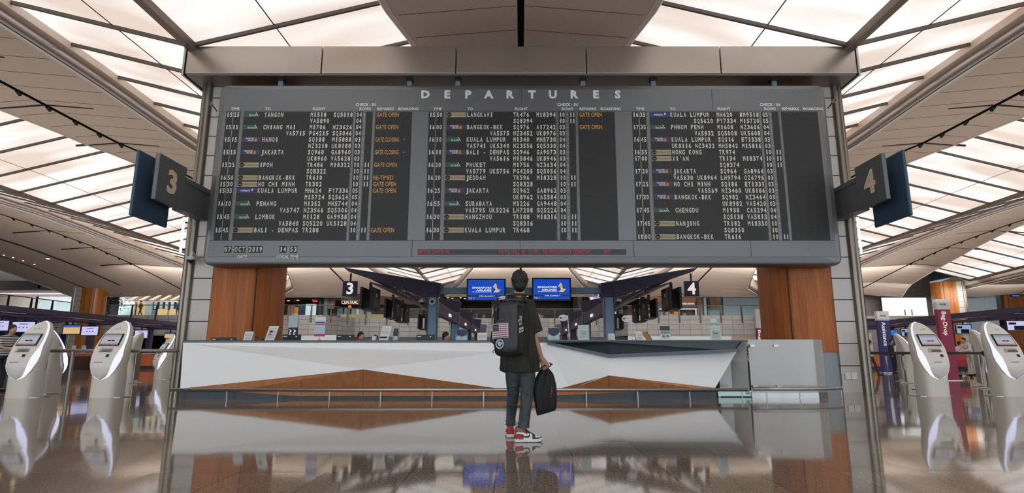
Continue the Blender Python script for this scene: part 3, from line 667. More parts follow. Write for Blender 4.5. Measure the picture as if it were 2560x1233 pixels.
# dark wedge under the right half of the top
m = M(); t0 = V(1380, 857, YC-.005); t1 = V(1850, 853, YC-.25); t1b = V(1843, 877, YC-.25)
m.add([t0, V(1522, 886, 12.18), t1b, t1, V(1522, 856, 12.55), V(1522, 893, 12.18), Vector((t0.x, YC+.02, t0.z)), Vector((t1.x, YC+.02, t1.z))], [(0, 1, 4), (4, 1, 2, 3), (0, 4, 3, 7, 6)])
m.build('recess_panel', mat('recess_grey', (44, 54, 60), .4), ctr, origin=OC)
m = M(); e0 = V(1368, 858, 12.74); e1 = V(1522, 890, 12.14); e2 = V(1843, 876, 12.5); e3 = V(1862, 852, 12.5)
m.loft([[p+Vector((0, -.03, .03)), p+Vector((0, -.03, -.03)), p+Vector((0, .05, -.03)), p+Vector((0, .05, .03))] for p in (e0, e1, e2)])
m.loft([[p+Vector((-.05, -.03, 0)), p+Vector((.02, -.03, 0)), p+Vector((.02, .05, 0)), p+Vector((-.05, .05, 0))] for p in (e2, e3)])
m.box(e0.x, e3.x, YC-.3, YC, ZTOP-.03, ZTOP)
m.build('ledge', top_m, ctr, origin=OC)
# bumper rail
def rail_run(name, label, cat, path, r, posts, mt=steel, pr=.012, z0=0, base=.0):
    O = path[0]; t = thing(name, label, cat, (O[0], O[1], 0))
    M().tube(path, r, 10).build('rail', mt, t, origin=(O[0], O[1], 0), smooth=True)
    for p in posts:
        m = M(); m.tube([(p[0], p[1], z0), (p[0], p[1], p[2])], pr, 8)
        if base: m.tube([(p[0], p[1], z0), (p[0], p[1], z0+.012)], base, 14)
        m.build('post', mt, t, origin=(O[0], O[1], 0))
    return t
YR = 12.08
rp = [(aY(u, 998, YR).x, YR+.0, .19) for u in (566, 694, 823, 951, 1080, 1209, 1466, 1595, 1725)]
rail_run('bumper_rail', 'low steel bumper rail along the foot of the long service counter', 'rail', [(aY(426, 976, YR).x, YR, .19), (aY(1868, 976, YR).x, YR, .19)], .035, [(aY(436, 998, YR).x, YR, .19)]+rp+[(aY(1856, 998, YR).x, YR, .19)])
ga = [(4.72, 12.02), (5.3, 12.0), (5.9, 12.03), (6.35, 12.12), (6.65, 12.3), (6.8, 12.55)]
rail_run('curved_bumper_rail', 'low curved steel rail around the glass screen right of the counter', 'rail', [(x, y, .21) for x, y in ga], .035, [(4.98, 12.01, .21), (5.66, 12.02, .21), (6.8, 12.56, .21)])
# curved glass screen
gl = glass('tinted_glass', (228, 230, 226), .03, .5); gle = mat('glass_edge', (150, 190, 186), .2)
gt = thing('glass_screen', 'tall curved glass screen at the right end of the service counter', 'glass screen', (5.8, 12.9, 0))
def gpath(k): return [(4.9, 12.58), (5.1, 12.54), (5.5, 12.5), (5.9, 12.5), (6.3, 12.55), (6.55, 12.68), (6.7, 12.95), (6.72, 13.5)][k]
for a, b in ((0, 2), (2, 4), (4, 7)):
    m = M(); pts = [gpath(k) for k in range(a, b+1)]
    m.loft([[(x, y, 1.215), (x, y, .06), (x+.006, y+.014, .06), (x+.006, y+.014, 1.215)] for x, y in pts]); m.build('pane', gl, gt, origin=(5.8, 12.9, 0), auto=30)
m = M(); m.loft([[(x, y, 1.14), (x, y, .06), (x+.006, y+.014, .06), (x+.006, y+.014, 1.14)] for x, y in ((4.36, 12.95), (4.62, 12.92), (4.88, 12.62))]); m.build('pane', gl, gt, origin=(5.8, 12.9, 0))
m = M(); m.loft([[(x, y-.02, 0), (x, y-.02, .11), (x, y+.05, .11), (x, y+.05, 0)] for x, y in [gpath(k) for k in range(8)]]); m.build('base_channel', steel, gt, origin=(5.8, 12.9, 0))
for x in (5.46, 4.95):
    for z in (.23, 1.08):
        m = M(); m.box(x-.05, x+.05, 12.47, 12.56, z-.02, z+.03); m.build('clip', steel, gt, origin=(5.8, 12.9, 0))
tag(M().box(4.58, 5.18, 13.2, 13.6, 0, .74).build('cabinet', mat('charcoal_cabinet', (50, 56, 58), .5), origin=(4.88, 13.4, 0), bevel=.01), 'charcoal cabinet standing behind the curved glass screen', 'cabinet')
tag(M().box(5.22, 5.42, 13.25, 13.5, 0, .5).build('waste_bin', mat('teal_bin', (44, 78, 82), .5), origin=(5.32, 13.4, 0), bevel=.02), 'small dark teal bin beside the cabinet behind the glass screen', 'bin')
lightbox = glow('pale_light_strip', (176, 206, 206), .7)
tag(M().box(4.25, 6.0, 12.7, 12.76, .02, .13).build('light_strip', lightbox, origin=(5.1, 12.73, 0)), 'pale horizontal light strip on the floor behind the glass screen', 'lamp')
m = M(); m.box(-7.35, 4.5, YC+.47, YC+1.1, .70, .73); m.box(-7.35, 4.5, YC+.45, YC+.48, .05, 1.15)
for x in (-7.3, -3, 1, 4.4): m.box(x-.03, x+.03, YC+.5, YC+1.05, 0, .70)
m.build('inner_desk', mat('desk_wood', (92, 72, 58), .4), ctr, origin=OC)
# ---------------- things standing on the counter
paper = mat('printed_paper', (214, 216, 214), .7); grey_ink = mat('grey_ink', (120, 122, 126), .7)
def notice(name, label, u0, u1, v0, lean=0, lines=(), mt=None, Y=12.95, cat='notice', depth=.01, extra=None, tent=0, bot=851):
    x0 = aY(u0, bot, Y).x; x1 = aY(u1, bot, Y).x; zt = aY(u0, v0, Y).z; h = zt-ZTOP; w_ = x1-x0
    t = thing(name, label, cat, ((x0+x1)/2, Y, ZTOP+.001))
    L_ = lean*.0087
    m = M(); m.ext([(-w_/2, 0, 0), (w_/2, 0, 0), (w_/2+L_, .05, h), (-w_/2+L_, .05, h)], (0, depth, 0)); m.build('sheet', mt or paper, t)
    if tent: m = M(); m.ext([(-w_/2, .16, 0), (w_/2, .16, 0), (w_/2+L_, .06, h), (-w_/2+L_, .06, h)], (0, .006, 0)); m.build('back_sheet', mt or paper, t)
    ma = M()
    for fz, fw, fh in lines:
        z = h*fz; xo = L_*fz; yy = .05*fz-.004; hw = w_*fw/2
        ma.quad((-hw+xo, yy, z), (hw+xo, yy, z), (hw+xo, yy+.05*fh, z+h*fh), (-hw+xo, yy+.05*fh, z+h*fh))
    if lines: ma.build('printed_lines', grey_ink, t)
    m = M(); m.box(-w_/2, w_/2, -.02, .08, 0, .006); m.build('stand_foot', glass('clear_acrylic') if 'clear_acrylic' not in bpy.data.materials else bpy.data.materials['clear_acrylic'], t)
    return t, w_, h, L_
ln = [(f, .75, .018) for f in (.15, .22, .29, .36, .5, .57, .64, .8)]
notice('tent_card', 'small white tent card, leftmost on the service counter', 607, 628, 829, 2, ln, tent=1, cat='tent card')
t, w_, h, L_ = notice('notice_stand', 'tall leaning white notice in front of the leafy plant at the left of the counter', 661, 685, 815, 8, ln)
m = M()
for f, x in ((.62, -.02), (.55, -.02), (.4, -.03)): m.box(x-.03+L_*f, x+.03+L_*f, .05*f-.008, .05*f-.004, h*f, h*f+.02)
m.build('pictograms', ink, t)
t, w_, h, L_ = notice('notice_stand', 'leaning white notice with a black framed line, left of the grey handset', 947, 970, 815, 7, ln[4:])
m = M(); m.box(-.08, .08, -.004, .0, .05, .085); m.build('framed_line', ink, t)
notice('notice_card', 'small white notice card just left of the backpack', 1193, 1217, 832, 0, ln[2:7])
notice('notice_stand', 'pale green notice sheet in a clear stand, nearest right of the traveller', 1446, 1473, 813, 0, ln + [(.9, .5, .02), (.45, .4, .03)], mat('pale_green_paper', (186, 206, 202), .6))
notice('tent_card', 'small white tent card at the foot of the right blue grey post', 1522, 1538, 834, 0, ln, tent=1, cat='tent card')
notice('tent_card', 'white tent card beside the tan clipboard', 1591, 1609, 829, -2, ln, tent=1, cat='tent card')
t, w_, h, L_ = notice('notice_stand', 'white notice with dark header and round prohibition pictograms', 1652, 1677, 815, 0, ())
m = M(); m.quad((-w_/2, -.0+.05*.68-.005, h*.68), (w_/2, .05*.68-.005, h*.68), (w_/2, .045, h*1.0), (-w_/2, .045, h*1.0)); m.build('header', mat('header_teal', (40, 62, 74), .5), t)
m = M()
for x, f in ((-.07, .55), (0, .55), (.07, .55), (-.04, .3), (.045, .3)):
    c = (x, .05*f-.008, h*f); m.tube([(c[0]+.026*math.cos(a), c[1], c[2]+.026*math.sin(a)) for a in [2*PI*k/12 for k in range(13)]], .004, 4); m.tube([(c[0]-.018, c[1], c[2]+.018), (c[0]+.018, c[1], c[2]-.018)], .004, 4)
m.build('pictograms', ink, t)
t, w_, h, L_ = notice('notice_stand', 'pale green notice sheet standing alone at the right part of the counter', 1778, 1804, 814, 0, ln, mat('pale_green_paper', (186, 206, 202), .6))
M().text('NOTICE', (0, .01, h*.44), UX, UZ, .022, align='C', bold=.04).build('notice_title', ink, t)
# card atop its holder
p = aY(1785, 812, 13.13); t = thing('display_card', 'small white and teal card on a stand above the right green notice', 'card', (p.x, 13.13, ZTOP+.001))
M().box(-.07, .07, 0, .01, p.z-ZTOP+.04, p.z-ZTOP+.14).build('card', paper, t); M().box(-.07, .07, -.002, .012, p.z-ZTOP, p.z-ZTOP+.04).build('teal_band', mat('pale_teal', (120, 180, 190), .5), t); M().box(-.01, .01, .0, .01, 0, p.z-ZTOP).build('stem', steel, t)
# cashless style sign on foot with coloured bands
p0 = aY(788, 793, 13.1); p1 = aY(812, 842, 13.1); t = thing('payment_sign', 'coloured sign with blue and pink bands on a small round foot', 'sign', ((p0.x+p1.x)/2, 13.1, ZTOP+.001)); w_ = p1.x-p0.x; h = p0.z-p1.z; zb = p1.z-ZTOP
M().box(-w_/2, w_/2, 0, .012, zb, zb+h).build('panel', mat('pale_blue_board', (170, 190, 212), .5), t)
def band(nm, a, b, mm, ins=.04): M().box(-w_/2*(1-ins), w_/2*(1-ins), -.004, 0, zb+h*a, zb+h*b).build(nm, mm, t)
band('header_card', .78, 1.02, paper, -.02); band('blue_band', .68, .75, lg_blue, .12); band('pink_band', .59, .64, mat('crimson', (184, 44, 84), .5)); band('foot_band', .02, .13, mat('crimson', (184, 44, 84), .5))
m = M()
for r in range(3):
    for k in range(6): m.box(-w_/2*.9+k*w_*.15, -w_/2*.9+k*w_*.15+w_*.1, -.006, 0, zb+h*(.2+.13*r), zb+h*(.28+.13*r))
m.build('card_icons', paper, t); m = M(); m.tube([(0, .006, 0), (0, .006, .02)], [.06, .03], 12); m.tube([(0, .006, .02), (0, .006, zb)], .012, 8); m.build('foot', steel, t)
# monitors seen from behind
def monitor(u0, u1, v0, label, Y=13.25, back=True):
    a = aY(u0, v0, Y); b = aY(u1, v0, Y); t = thing('desktop_monitor', label, 'monitor', ((a.x+b.x)/2, Y, .73)); w_ = b.x-a.x; top = a.z-.73
    M().box(-w_/2, w_/2, 0, .04, top-.36, top).build('screen_shell', black, t, bevel=.008)
    M().box(-w_/2+.03, -w_/2+.11, -.004, 0, top-.05, top-.035).build('maker_plate', steel, t); M().box(w_/2-.12, w_/2-.08, -.004, 0, top-.055, top-.035).build('sticker', paper, t)
    M().box(-.04, .04, .01, .06, .01, top-.3).build('stand', black, t); M().box(-.13, .13, -.06, .14, 0, .015).build('foot', black, t)
for u0, u1, v0, lb in ((706, 752, 837, 'black monitor behind the counter, left of the coloured payment sign'), (841, 886, 837, 'black monitor behind the counter, left of the seated clerk with dark hair'), (1041, 1087, 837, 'black monitor behind the counter beside the blue post'), (528, 590, 844, 'low black monitor behind the counter in front of the big left column')):
    monitor(u0, u1, v0, lb, Y=13.62)
# phone, brochures, clipboard, paddles
p = aY(936, 851, 13.1); t = thing('telephone', 'white and dark desk telephone behind the leaning notice', 'telephone', (p.x, 13.1, ZTOP+.001))
m = M(); m.ext([(-.06, -.05, 0), (-.03, -.05, .1), (-.03, .06, .1), (-.06, .06, 0)], (.09, 0, 0)); m.build('base', paper, t); M().tube([(-.01, -.03, .1), (.03, -.02, .12), (.07, 0, .08)], .02, 8).build('handset', black, t)
def holder(u0, u1, v0, label, mt, n=2):
    a = aY(u0, v0, 13.0); b = aY(u1, v0, 13.0); t = thing('brochure_holder', label, 'brochure holder', ((a.x+b.x)/2, 13.0, ZTOP+.001)); w_ = b.x-a.x; h = a.z-ZTOP
    m = M(); m.box(-w_/2, w_/2, 0, .08, 0, .01); m.box(-w_/2, -w_/2+.006, 0, .08, 0, h*.7); m.box(w_/2-.006, w_/2, 0, .08, 0, h*.7); m.box(-w_/2, w_/2, -.003, 0, 0, h*.35); m.build('acrylic_tray', bpy.data.materials['clear_acrylic'], t)
    for k in range(n):
        x = -w_/2 + w_*(k+.5)/n; m = M(); m.ext([(x-w_*.42/n, .03, .012), (x+w_*.42/n, .03, .012), (x+w_*.42/n, .06, h), (x-w_*.42/n, .06, h)], (0, .012, 0)); m.build('brochure', mt, t)
        m = M(); m.box(x-w_*.2/n, x+w_*.2/n, .018, .028, .03, h*.35); m.build('brochure_label', paper, t)
    m = M(); m.add([(-w_/2*.9, .03, h*.55), (0, .028, h*.3), (w_/2*.9, .03, h*.55), (w_/2*.9, .05, h*.98), (-w_/2*.9, .05, h*.98)], [(0, 1, 2, 3, 4)]); m.build('dark_header', mat('brochure_navy', (38, 50, 78), .5), t)
bro = mat('brochure_blue', (136, 176, 198), .5)
holder(1140, 1169, 823, 'clear tray with two pale blue brochures left of the traveller', bro); holder(1369, 1399, 819, 'clear tray with two pale blue brochures right of the traveller', mat('brochure_white', (190, 212, 216), .5))
holder(983, 996, 821, 'narrow navy brochure stand right of the leaning framed notice', mat('brochure_navy', (38, 50, 78), .5), 1)
t = thing('clipboard', 'tan clipboard leaning on the counter right of the tent card', 'clipboard', (aY(1622, 851, 13.1).x+.02, 13.1, ZTOP+.001))
M().ext([(-.06, 0, 0), (.06, 0, 0), (-.06, .06, .21), (-.19, .06, .21)], (0, .012, 0)).build('board', mat('tan_board', (158, 118, 70), .5), t); M().ext([(.06, -.002, 0), (.075, -.002, 0), (-.045, .058, .21), (-.06, .058, .21)], (0, .014, 0)).build('black_edge', ink, t)
def paddle(u, v, ub, label):
    p = aY(u, v, 13.12); q = aY(ub, 851, 13.12); t = thing('oval_sign', label, 'sign', (q.x, 13.12, ZTOP+.001)); dx = p.x-q.x; h = p.z-ZTOP; n_ = 24
    m = M(); m.ext([(dx+.105*math.cos(2*PI*k/n_), 0, h+.075*math.sin(2*PI*k/n_)) for k in range(n_)], (0, .012, 0)); m.build('oval_plate', mat('oval_white', (200, 204, 210), .4), t)
    m = M(); m.ext([(dx-.055+.026*math.cos(2*PI*k/n_), -.003, h+.026*math.sin(2*PI*k/n_)) for k in range(n_)], (0, .003, 0)); m.build('red_emblem', mat('dark_red', (130, 30, 40), .5), t)
    m = M(); m.text('HELLO', (dx-.02, -.002, h-.01), UX, UZ, .02) if False else m.box(dx-.02, dx+.06, -.002, 0, h-.006, h+.006); m.build('printed_line', grey_ink, t)
    M().tube([(0, .006, 0), (dx+.10, .006, h+.06)], .009, 8).build('pole', white, t); M().box(-.05, .05, -.04, .05, 0, .008).build('foot', steel, t)
paddle(1408, 795, 1424, 'white oval sign with red emblem on a pole, just right of the traveller'); paddle(1566, 797, 1581, 'white oval sign with red emblem on a pole, right of the blue grey post')
# plants in pots behind the counter
leafm = mat('deep_green_leaf', (34, 54, 44), .45); leafp = mat('grey_green_leaf', (70, 84, 72), .5); potm = mat('dark_pot', (46, 44, 44), .6)
def plant(p, h, label, mt, nl=14, seed=1, spread=.4, floor=.73, ls=.16):
    rnd = random.Random(seed); t = thing('potted_plant', label, 'plant', (p[0], p[1], floor))
    M().tube([(0, 0, 0), (0, 0, .22)], [.09, .13], 12).build('pot', potm, t)
    st = M(); lf = M()
    for k in range(nl):
        a = rnd.uniform(0, 2*PI); r = spread*rnd.uniform(.35, 1); z = h*rnd.uniform(.55, 1)
        tip = Vector((r*math.cos(a), r*math.sin(a)*.7, z)); st.tube([(0, 0, .2), tip*.5+Vector((0, 0, .12)), tip], .006, 5)
        d = Vector((math.cos(a), math.sin(a), rnd.uniform(-.4, .5))).normalized(); s_ = d.cross(Vector((0, 0, 1))).normalized(); nn = s_.cross(d)
        L = ls*rnd.uniform(.8, 1.3); w_ = L*.28; pts = []
        for i in range(7):
            f = i/6; ww = w_*math.sin(PI*f)**.7; c = tip + d*(L*f) - Vector((0, 0, .25*L*f*f)); pts.append([c-s_*ww, c+nn*.02*ww/w_, c+s_*ww, c-nn*.006])
        lf.loft(pts)
    st.build('stems', mat('stem_green', (60, 66, 44), .6), t); lf.build('leaves', mt, t, smooth=True)
    return t
plant(aY(688, 830, 14.05), .95, 'leafy plant behind the counter between big left column and banner', leafp, 16, 3, .24, .35, .18)
plant(aY(652, 820, 14.1), .98, 'dark round leaved plant half hidden by the tall leaning notice', leafm, 9, 5, .08, .35, .13)
plant(aY(1885, 840, 14.05), .93, 'dark leafy plant behind the glass screen by the red banners', leafm, 34, 8, .42, .3, .2)
for q, k, h_, lb in ((aY(688, 830, 14.05), .14, .35, 'low dark stand under the leafy plant left of the banner'), (aY(652, 820, 14.1), .13, .35, 'low dark stand under the round leaved plant'), (aY(1885, 840, 14.05), .16, .3, 'low dark stand under the plant by the red banners')):
    tag(M().box(q.x-k, q.x+k, q.y-k, q.y+k, 0, h_).build('plant_stand', darkmet, origin=(q.x, q.y, 0)), lb, 'plant stand')
# ================================================================ KIOSKS
kb_m = mat('kiosk_ivory', (214, 208, 198), .38); kf_m = mat('kiosk_face_white', (222, 218, 212), .35); kl_m = glow('kiosk_light_band', (222, 224, 255), 1.25)
kg_m = mat('kiosk_back_steel', (128, 116, 106), .3, .85); kscr = None
def scr_mat():
    m = bpy.data.materials.new('kiosk_screen'); m.use_nodes = True; nt = m.node_tree; N = nt.nodes; L = nt.links; b = N['Principled BSDF']
    tc = N.new('ShaderNodeTexCoord'); sp = N.new('ShaderNodeSeparateXYZ'); L.new(tc.outputs['Generated'], sp.inputs[0])
    r = N.new('ShaderNodeValToRGB'); e = r.color_ramp.elements; e[0].position = 0; e[0].color = lin((120, 84, 60)) + (1,); e[1].position = 1; e[1].color = lin((130, 150, 130)) + (1,)
    q = e.new(.2); q.color = lin((196, 186, 190)) + (1,); q = e.new(.7); q.color = lin((190, 190, 214)) + (1,)
    L.new(sp.outputs[2], r.inputs[0]); L.new(r.outputs[0], b.inputs['Emission Color']); b.inputs['Emission Strength'].default_value = .75; b.inputs['Roughness'].default_value = .2; b.inputs['Base Color'].default_value = (.02, .02, .02, 1)
    return m
kscr = scr_mat()
FYT = [(.0, -.27), (.38, -.29), (.5, -.335), (.65, -.35), (.82, -.31), (.95, -.24), (1.08, -.16), (1.35, .0), (1.55, .14), (1.64, .23)]
FW = [(.37, .0), (.41, .085), (.46, .145), (.55, .195), (.65, .22), (.75, .235), (.85, .248), (.95, .265), (1.05, .285), (1.2, .278), (1.35, .248), (1.5, .18), (1.58, .115), (1.635, .0)]
BD = [(.36, .02), (.45, .05), (.6, .12), (.75, .17), (.88, .165), (1.0, .10), (1.12, .065), (1.4, .055), (1.6, .04)]
OWT = [(.36, .0), (.40, .12), (.46, .185), (.55, .24), (.65, .27), (.8, .295), (1.0, .305), (1.2, .292), (1.35, .262), (1.5, .195), (1.6, .11), (1.65, .0)]
def kiosk(label, loc, rot=0, group=None):
    t = thing('check_in_kiosk', label, 'kiosk', loc, rot, group)
    # outer shell
    m = M(); rings = []
    zs = [0, .1, .2, .3, .36, .42, .5, .6, .7, .8, .9, 1.0, 1.1, 1.2, 1.3, 1.4, 1.5, 1.56, 1.6, 1.63, 1.646]
    for z in zs:
        if z < .37: hw = .275 + .0*z; yf = -.25; yb = .27 + .02*z
        else: hw = max(.275 - (.0 if z < .9 else 0), ip(OWT, z)) if z < .9 else ip(OWT, z)+.004; yf = ip(FYT, z)+ip(BD, z)+.012; yb = ip([(.37, .28), (.7, .22), (1.0, .22), (1.3, .27), (1.5, .31), (1.6, .33), (1.66, .31)], z)
        n = 24; ring = []; cy = (yf+yb)/2; ry = (yb-yf)/2
        for k in range(n):
            a = 2*PI*k/n; cs, sn = math.cos(a), math.sin(a); e = .55
            ring.append((hw*math.copysign(abs(cs)**e, cs), cy+ry*math.copysign(abs(sn)**e, sn), z))
        rings.append(ring)
    m.loft(rings); m.build('body', kb_m, t, auto=50)
    # face plate
    m = M(); rows = []; zz = [.37+(1.635-.37)*i/26 for i in range(27)]
    for z in zz:
        w_ = ip(FW, z); y = ip(FYT, z); rows.append([(x*w_, y+.03*x*x, z) for x in (-1, -.66, -.33, 0, .33, .66, 1)])
    m.loft(rows, False, 0, False); m.build('face_plate', kf_m, t, smooth=True)
    for sg in (-1, 1):
        m = M(); rows = []
        for z in zz:
            w_ = ip(FW, z); wo = max(ip(OWT, z), w_+.004); y = ip(FYT, z)+.03; rows.append([(sg*w_, y, z), (sg*(w_*.4+wo*.6), y+.35*ip(BD, z), z), (sg*wo, y+ip(BD, z), z)])
        m.loft(rows, False, 0, False); m.build('light_band', kl_m, t, smooth=True)
        m = M(); m.loft([[(sg*max(ip(OWT, z), .01), ip(FYT, z)+ip(BD, z)+.02, z+.0), (sg*(max(ip(OWT, z), .01)+.008), ip(FYT, z)+ip(BD, z)+.035, z), (sg*max(ip(OWT, z), .01), ip(FYT, z)+ip(BD, z)+.06, z)] for z in zz[1:-1]], False, 0, False); m.build('trim', kb_m, t)
    def on(x, z, off=.012): return (x, ip(FYT, z)-off+.03*(x/max(.05, ip(FW, z)))**2*0, z)
    m = M(); m.add([on(-.215, 1.085, .014), on(.215, 1.085, .014), on(.205, 1.345, .014), on(-.205, 1.345, .014)], [(0, 1, 2, 3)]); m.ext([on(-.215, 1.085, .014), on(.215, 1.085, .014), on(.205, 1.345, .014), on(-.205, 1.345, .014)], (0, .03, 0)); m.build('screen_bezel', ink, t)
    m = M(); m.add([on(-.2, 1.1, .017), on(.2, 1.1, .017), on(.19, 1.332, .017), on(-.19, 1.332, .017)], [(0, 1, 2, 3)]); m.build('screen', kscr, t)
    m = M()
    for x in (-.06, .02):
        for z in (1.185,): m.add([on(x, z, .02), on(x+.07, z, .02), on(x+.07, z+.022, .02), on(x, z+.022, .02)], [(0, 1, 2, 3)])
    m.build('screen_buttons', ink, t)
    m = M(); m.add([on(-.15, .955), on(.15, .955), on(.13, 1.04), on(-.11, 1.04)], [(0, 1, 2, 3)]); m.build('recess', mat('recess_shade_panel', (176, 170, 162), .5), t)
    m = M(); m.add([on(-.09, .985, .016), on(.14, .985, .016), on(.13, 1.0, .016), on(-.06, 1.0, .016)], [(0, 1, 2, 3)]); m.add([on(-.09, .96, .016), on(.14, .96, .016), on(.13, .972, .016), on(-.09, .972, .016)], [(0, 1, 2, 3)]); m.build('keypad', ink, t)
    m = M(); m.add([on(-.13, .735), on(.05, .735), on(.05, .745), on(-.13, .745)], [(0, 1, 2, 3)]); m.build('ticket_slot', ink, t)
    m = M(); m.add([on(.07, .85), on(.13, .85), on(.13, .905), on(.07, .905)], [(0, 1, 2, 3)]); m.build('card_reader', ink, t)
    m = M(); m.add([(-.06, ip(FYT, 1.45)-.012, 1.45), (.03, ip(FYT, 1.45)-.012, 1.45), (.03, ip(FYT, 1.456)-.012, 1.456), (-.06, ip(FYT, 1.456)-.012, 1.456)], [(0, 1, 2, 3)]); m.add([(.035, ip(FYT, 1.46)-.012, 1.46), (.06, ip(FYT, 1.465)-.012, 1.465), (.05, ip(FYT, 1.49)-.012, 1.49)], [(0, 1, 2)]); m.build('crest', grey_ink, t)
    m = M(); m.box(-.17, .17, .262, .285, .1, .95); m.build('back_panel', kg_m, t)
    m = M(); m.loft([[(.43*math.cos(a), .1+.33*math.sin(a), z) for a in [2*PI*k/30 for k in range(30)]] for z in (0, .01)]); m.build('base_plate', steel, t)
    return t
k0 = kiosk('ivory check-in kiosk at the far left edge with a glowing side band', (-10.61, 12.66, 0), 0)
def kd(x, y, r, label): dup(k0, (x, y, 0), r, label)
kd(-8.88, 12.72, 0, 'ivory check-in kiosk nearest left of the service counter, screen facing out')
kd(-11.25, 13.95, PI*.93, 'ivory check-in kiosk turned away, its steel back behind the leftmost kiosk')
kd(-12.93, 19.35, -PI*.45, 'ivory check-in kiosk seen side-on behind the second kiosk from the left')
kd(-13.55, 22.3, -PI*.18, 'small distant ivory kiosk half hidden by the left column fins')
kd(9.08, 13.05, 0, 'ivory check-in kiosk nearest right of the right column, screen facing out')
kd(10.75, 13.05, 0, 'ivory check-in kiosk cut by the right edge of the view')
kd(13.4, 20.3, PI*.42, 'ivory check-in kiosk seen side-on behind the suited assistant')
kd(13.7, 17.2, PI*.40, 'ivory check-in kiosk seen side-on right of the baggage trolley')
# ================================================================ RAILS AND BELTS
rail_run('queue_railing', 'grey tubular queue railing between the left kiosks and the left column', 'railing', [(-10.75, 13.22, .985), (-7.75, 13.22, .985)], .042, [(-10.12, 13.22, .97), (-8.9, 13.22, .97)], mat('grey_tube', (140, 138, 134), .4, .4), .04)
beltk = mat('black_belt', (22, 22, 24), .6)
def belt_post(u, v, label):
    p = gnd(u, v); t = thing('barrier_post', label, 'barrier post', p)
    M().tube([(0, 0, .015), (0, 0, .93)], .032, 12).build('post', steel, t, smooth=True); M().tube([(0, 0, 0), (0, 0, .02), (0, 0, .06)], [.19, .18, .05], 22).build('foot', steel, t, smooth=True)
    M().tube([(0, 0, .90), (0, 0, 1.0)], .045, 12).build('belt_head', black, t); return p
ps = [belt_post(2300, 974, 'steel belt barrier post just left of the nearest right kiosk'), belt_post(2266, 958, 'steel belt barrier post by the suited assistant'), belt_post(2472, 972, 'steel belt barrier post between the two nearest right kiosks'), belt_post(2220, 935, 'steel belt barrier post beside the navy upright banner'), belt_post(2214, 931, 'distant belt barrier post right behind the one by the navy banner'), belt_post(2405, 940, 'distant belt barrier post left of the baggage trolley')]
def belt(a, b, label): 
    a = Vector(a); b = Vector(b); d = (b-a).normalized(); 
    m = M(); m.ext([a+Vector((0, 0, .91)), b+Vector((0, 0, .91)), b+Vector((0, 0, .975)), a+Vector((0, 0, .975))], (0, .012, 0)); tag(m.build('barrier_belt', beltk, origin=a), label, 'barrier belt')
belt(ps[0], (8.55, 15.2, 0), 'black barrier belt stretched from the right column to a steel post')
belt(ps[2]-Vector((.04, 0, 0)), (9.6, 15.9, 0), 'black barrier belt between the kiosks at the right')
for p, lb in ((gnd(328, 936), 'thin distant barrier post left of the small distant kiosk'), (gnd(400, 934), 'thin distant barrier post beside the small distant kiosk')):
    t = thing('barrier_post', lb, 'barrier post', p); M().tube([(0, 0, .015), (0, 0, .95)], .03, 10).build('post', steel, t); M().tube([(0, 0, 0), (0, 0, .03)], [.18, .12], 18).build('foot', steel, t)
# ================================================================ CHECK-IN ROWS
navy = mat('canopy_navy', (62, 58, 82), .45, .2, 0, 60, .08); bluep = mat('post_blue_grey', (120, 150, 176), .45, .2, 0, 60, .08); tubm = mat('plum_metal_tube', (112, 100, 110), .25, .85)
purp = mat('row_purple', (60, 48, 82), .5)
def crow(sg, label):
    O = (sg*3.4, 22.5, 0); t = thing('check_in_canopy', label, 'canopy', O); first = True
    for i, Y in enumerate((22.5, 30.2, 37.9, 45.6, 53.3)):
        X = sg*3.42
        m = M(); m.ext([(X-.17, Y-.2, 0), (X+.17, Y-.2, 0), (X+.2, Y-.2, 3.45), (X-.2, Y-.2, 3.45)], (0, .4, 0)); m.build('post', bluep if i < 2 else purp, t, origin=O, bevel=.02)
        m = M()
        for dx in (-.2, .17): m.ext([(X+dx, Y-.24, 0), (X+dx+.03, Y-.24, 0), (X+dx+.03, Y-.24, 3.5), (X+dx, Y-.24, 3.5)], (0, .04, 0))
        m.build('post_edge', navy, t, origin=O)
        m = M(); xt = sg*6.95; m.ext([(sg*3.1, Y-.22, 3.66), (xt, Y-.22, 4.28), (sg*6.75, Y-.22, 4.12), (sg*3.75, Y-.22, 3.12), (sg*3.2, Y-.22, 3.1)], (0, .3, 0)); m.build('wing', navy, t, origin=O, bevel=.015)
    for k in range(6):
        x = sg*(4.15+.42*k); z = 3.12+.165*k
        m = M(); m.tube([(x, 22.9, z+.1), (x, 53.4, z+.1)], .035, 8); m.build('roof_tube', tubm, t, origin=O, smooth=True)
    m = M(); m.loft([[(sg*5.0, y, 3.42), (sg*6.1, y, 3.78), (sg*6.15, y, 3.84), (sg*5.0, y, 3.5)] for y in (23.2, 53.2)]); m.build('canopy_panel', navy, t, origin=O)
    m = M(); m.box(min(sg*3.25, sg*3.5), max(sg*3.25, sg*3.5), 22.7, 53.3, 2.5, 3.0); m.build('fascia', purp, t, origin=O)
    m = M()
    for Y in (26, 33.5, 41, 48): m.box(min(sg*3.2, sg*3.24), max(sg*3.2, sg*3.24), Y, Y+.7, 2.62, 2.74)
    m.build('row_light', glow('row_light_glow', (220, 214, 230), 1.2), t, origin=O)
    return t
crow(-1, 'navy check-in row canopy left of the traveller with blue grey posts'); crow(1, 'navy check-in row canopy right of the traveller with blue grey posts')
m = M(); tag(m.box(-3.2, 3.2, 22.42, 22.6, 3.26, 3.5).build('tie_beam', bluep, origin=(0, 22.5, 3.26)), 'blue grey cross beam joining the two check-in canopies', 'beam')
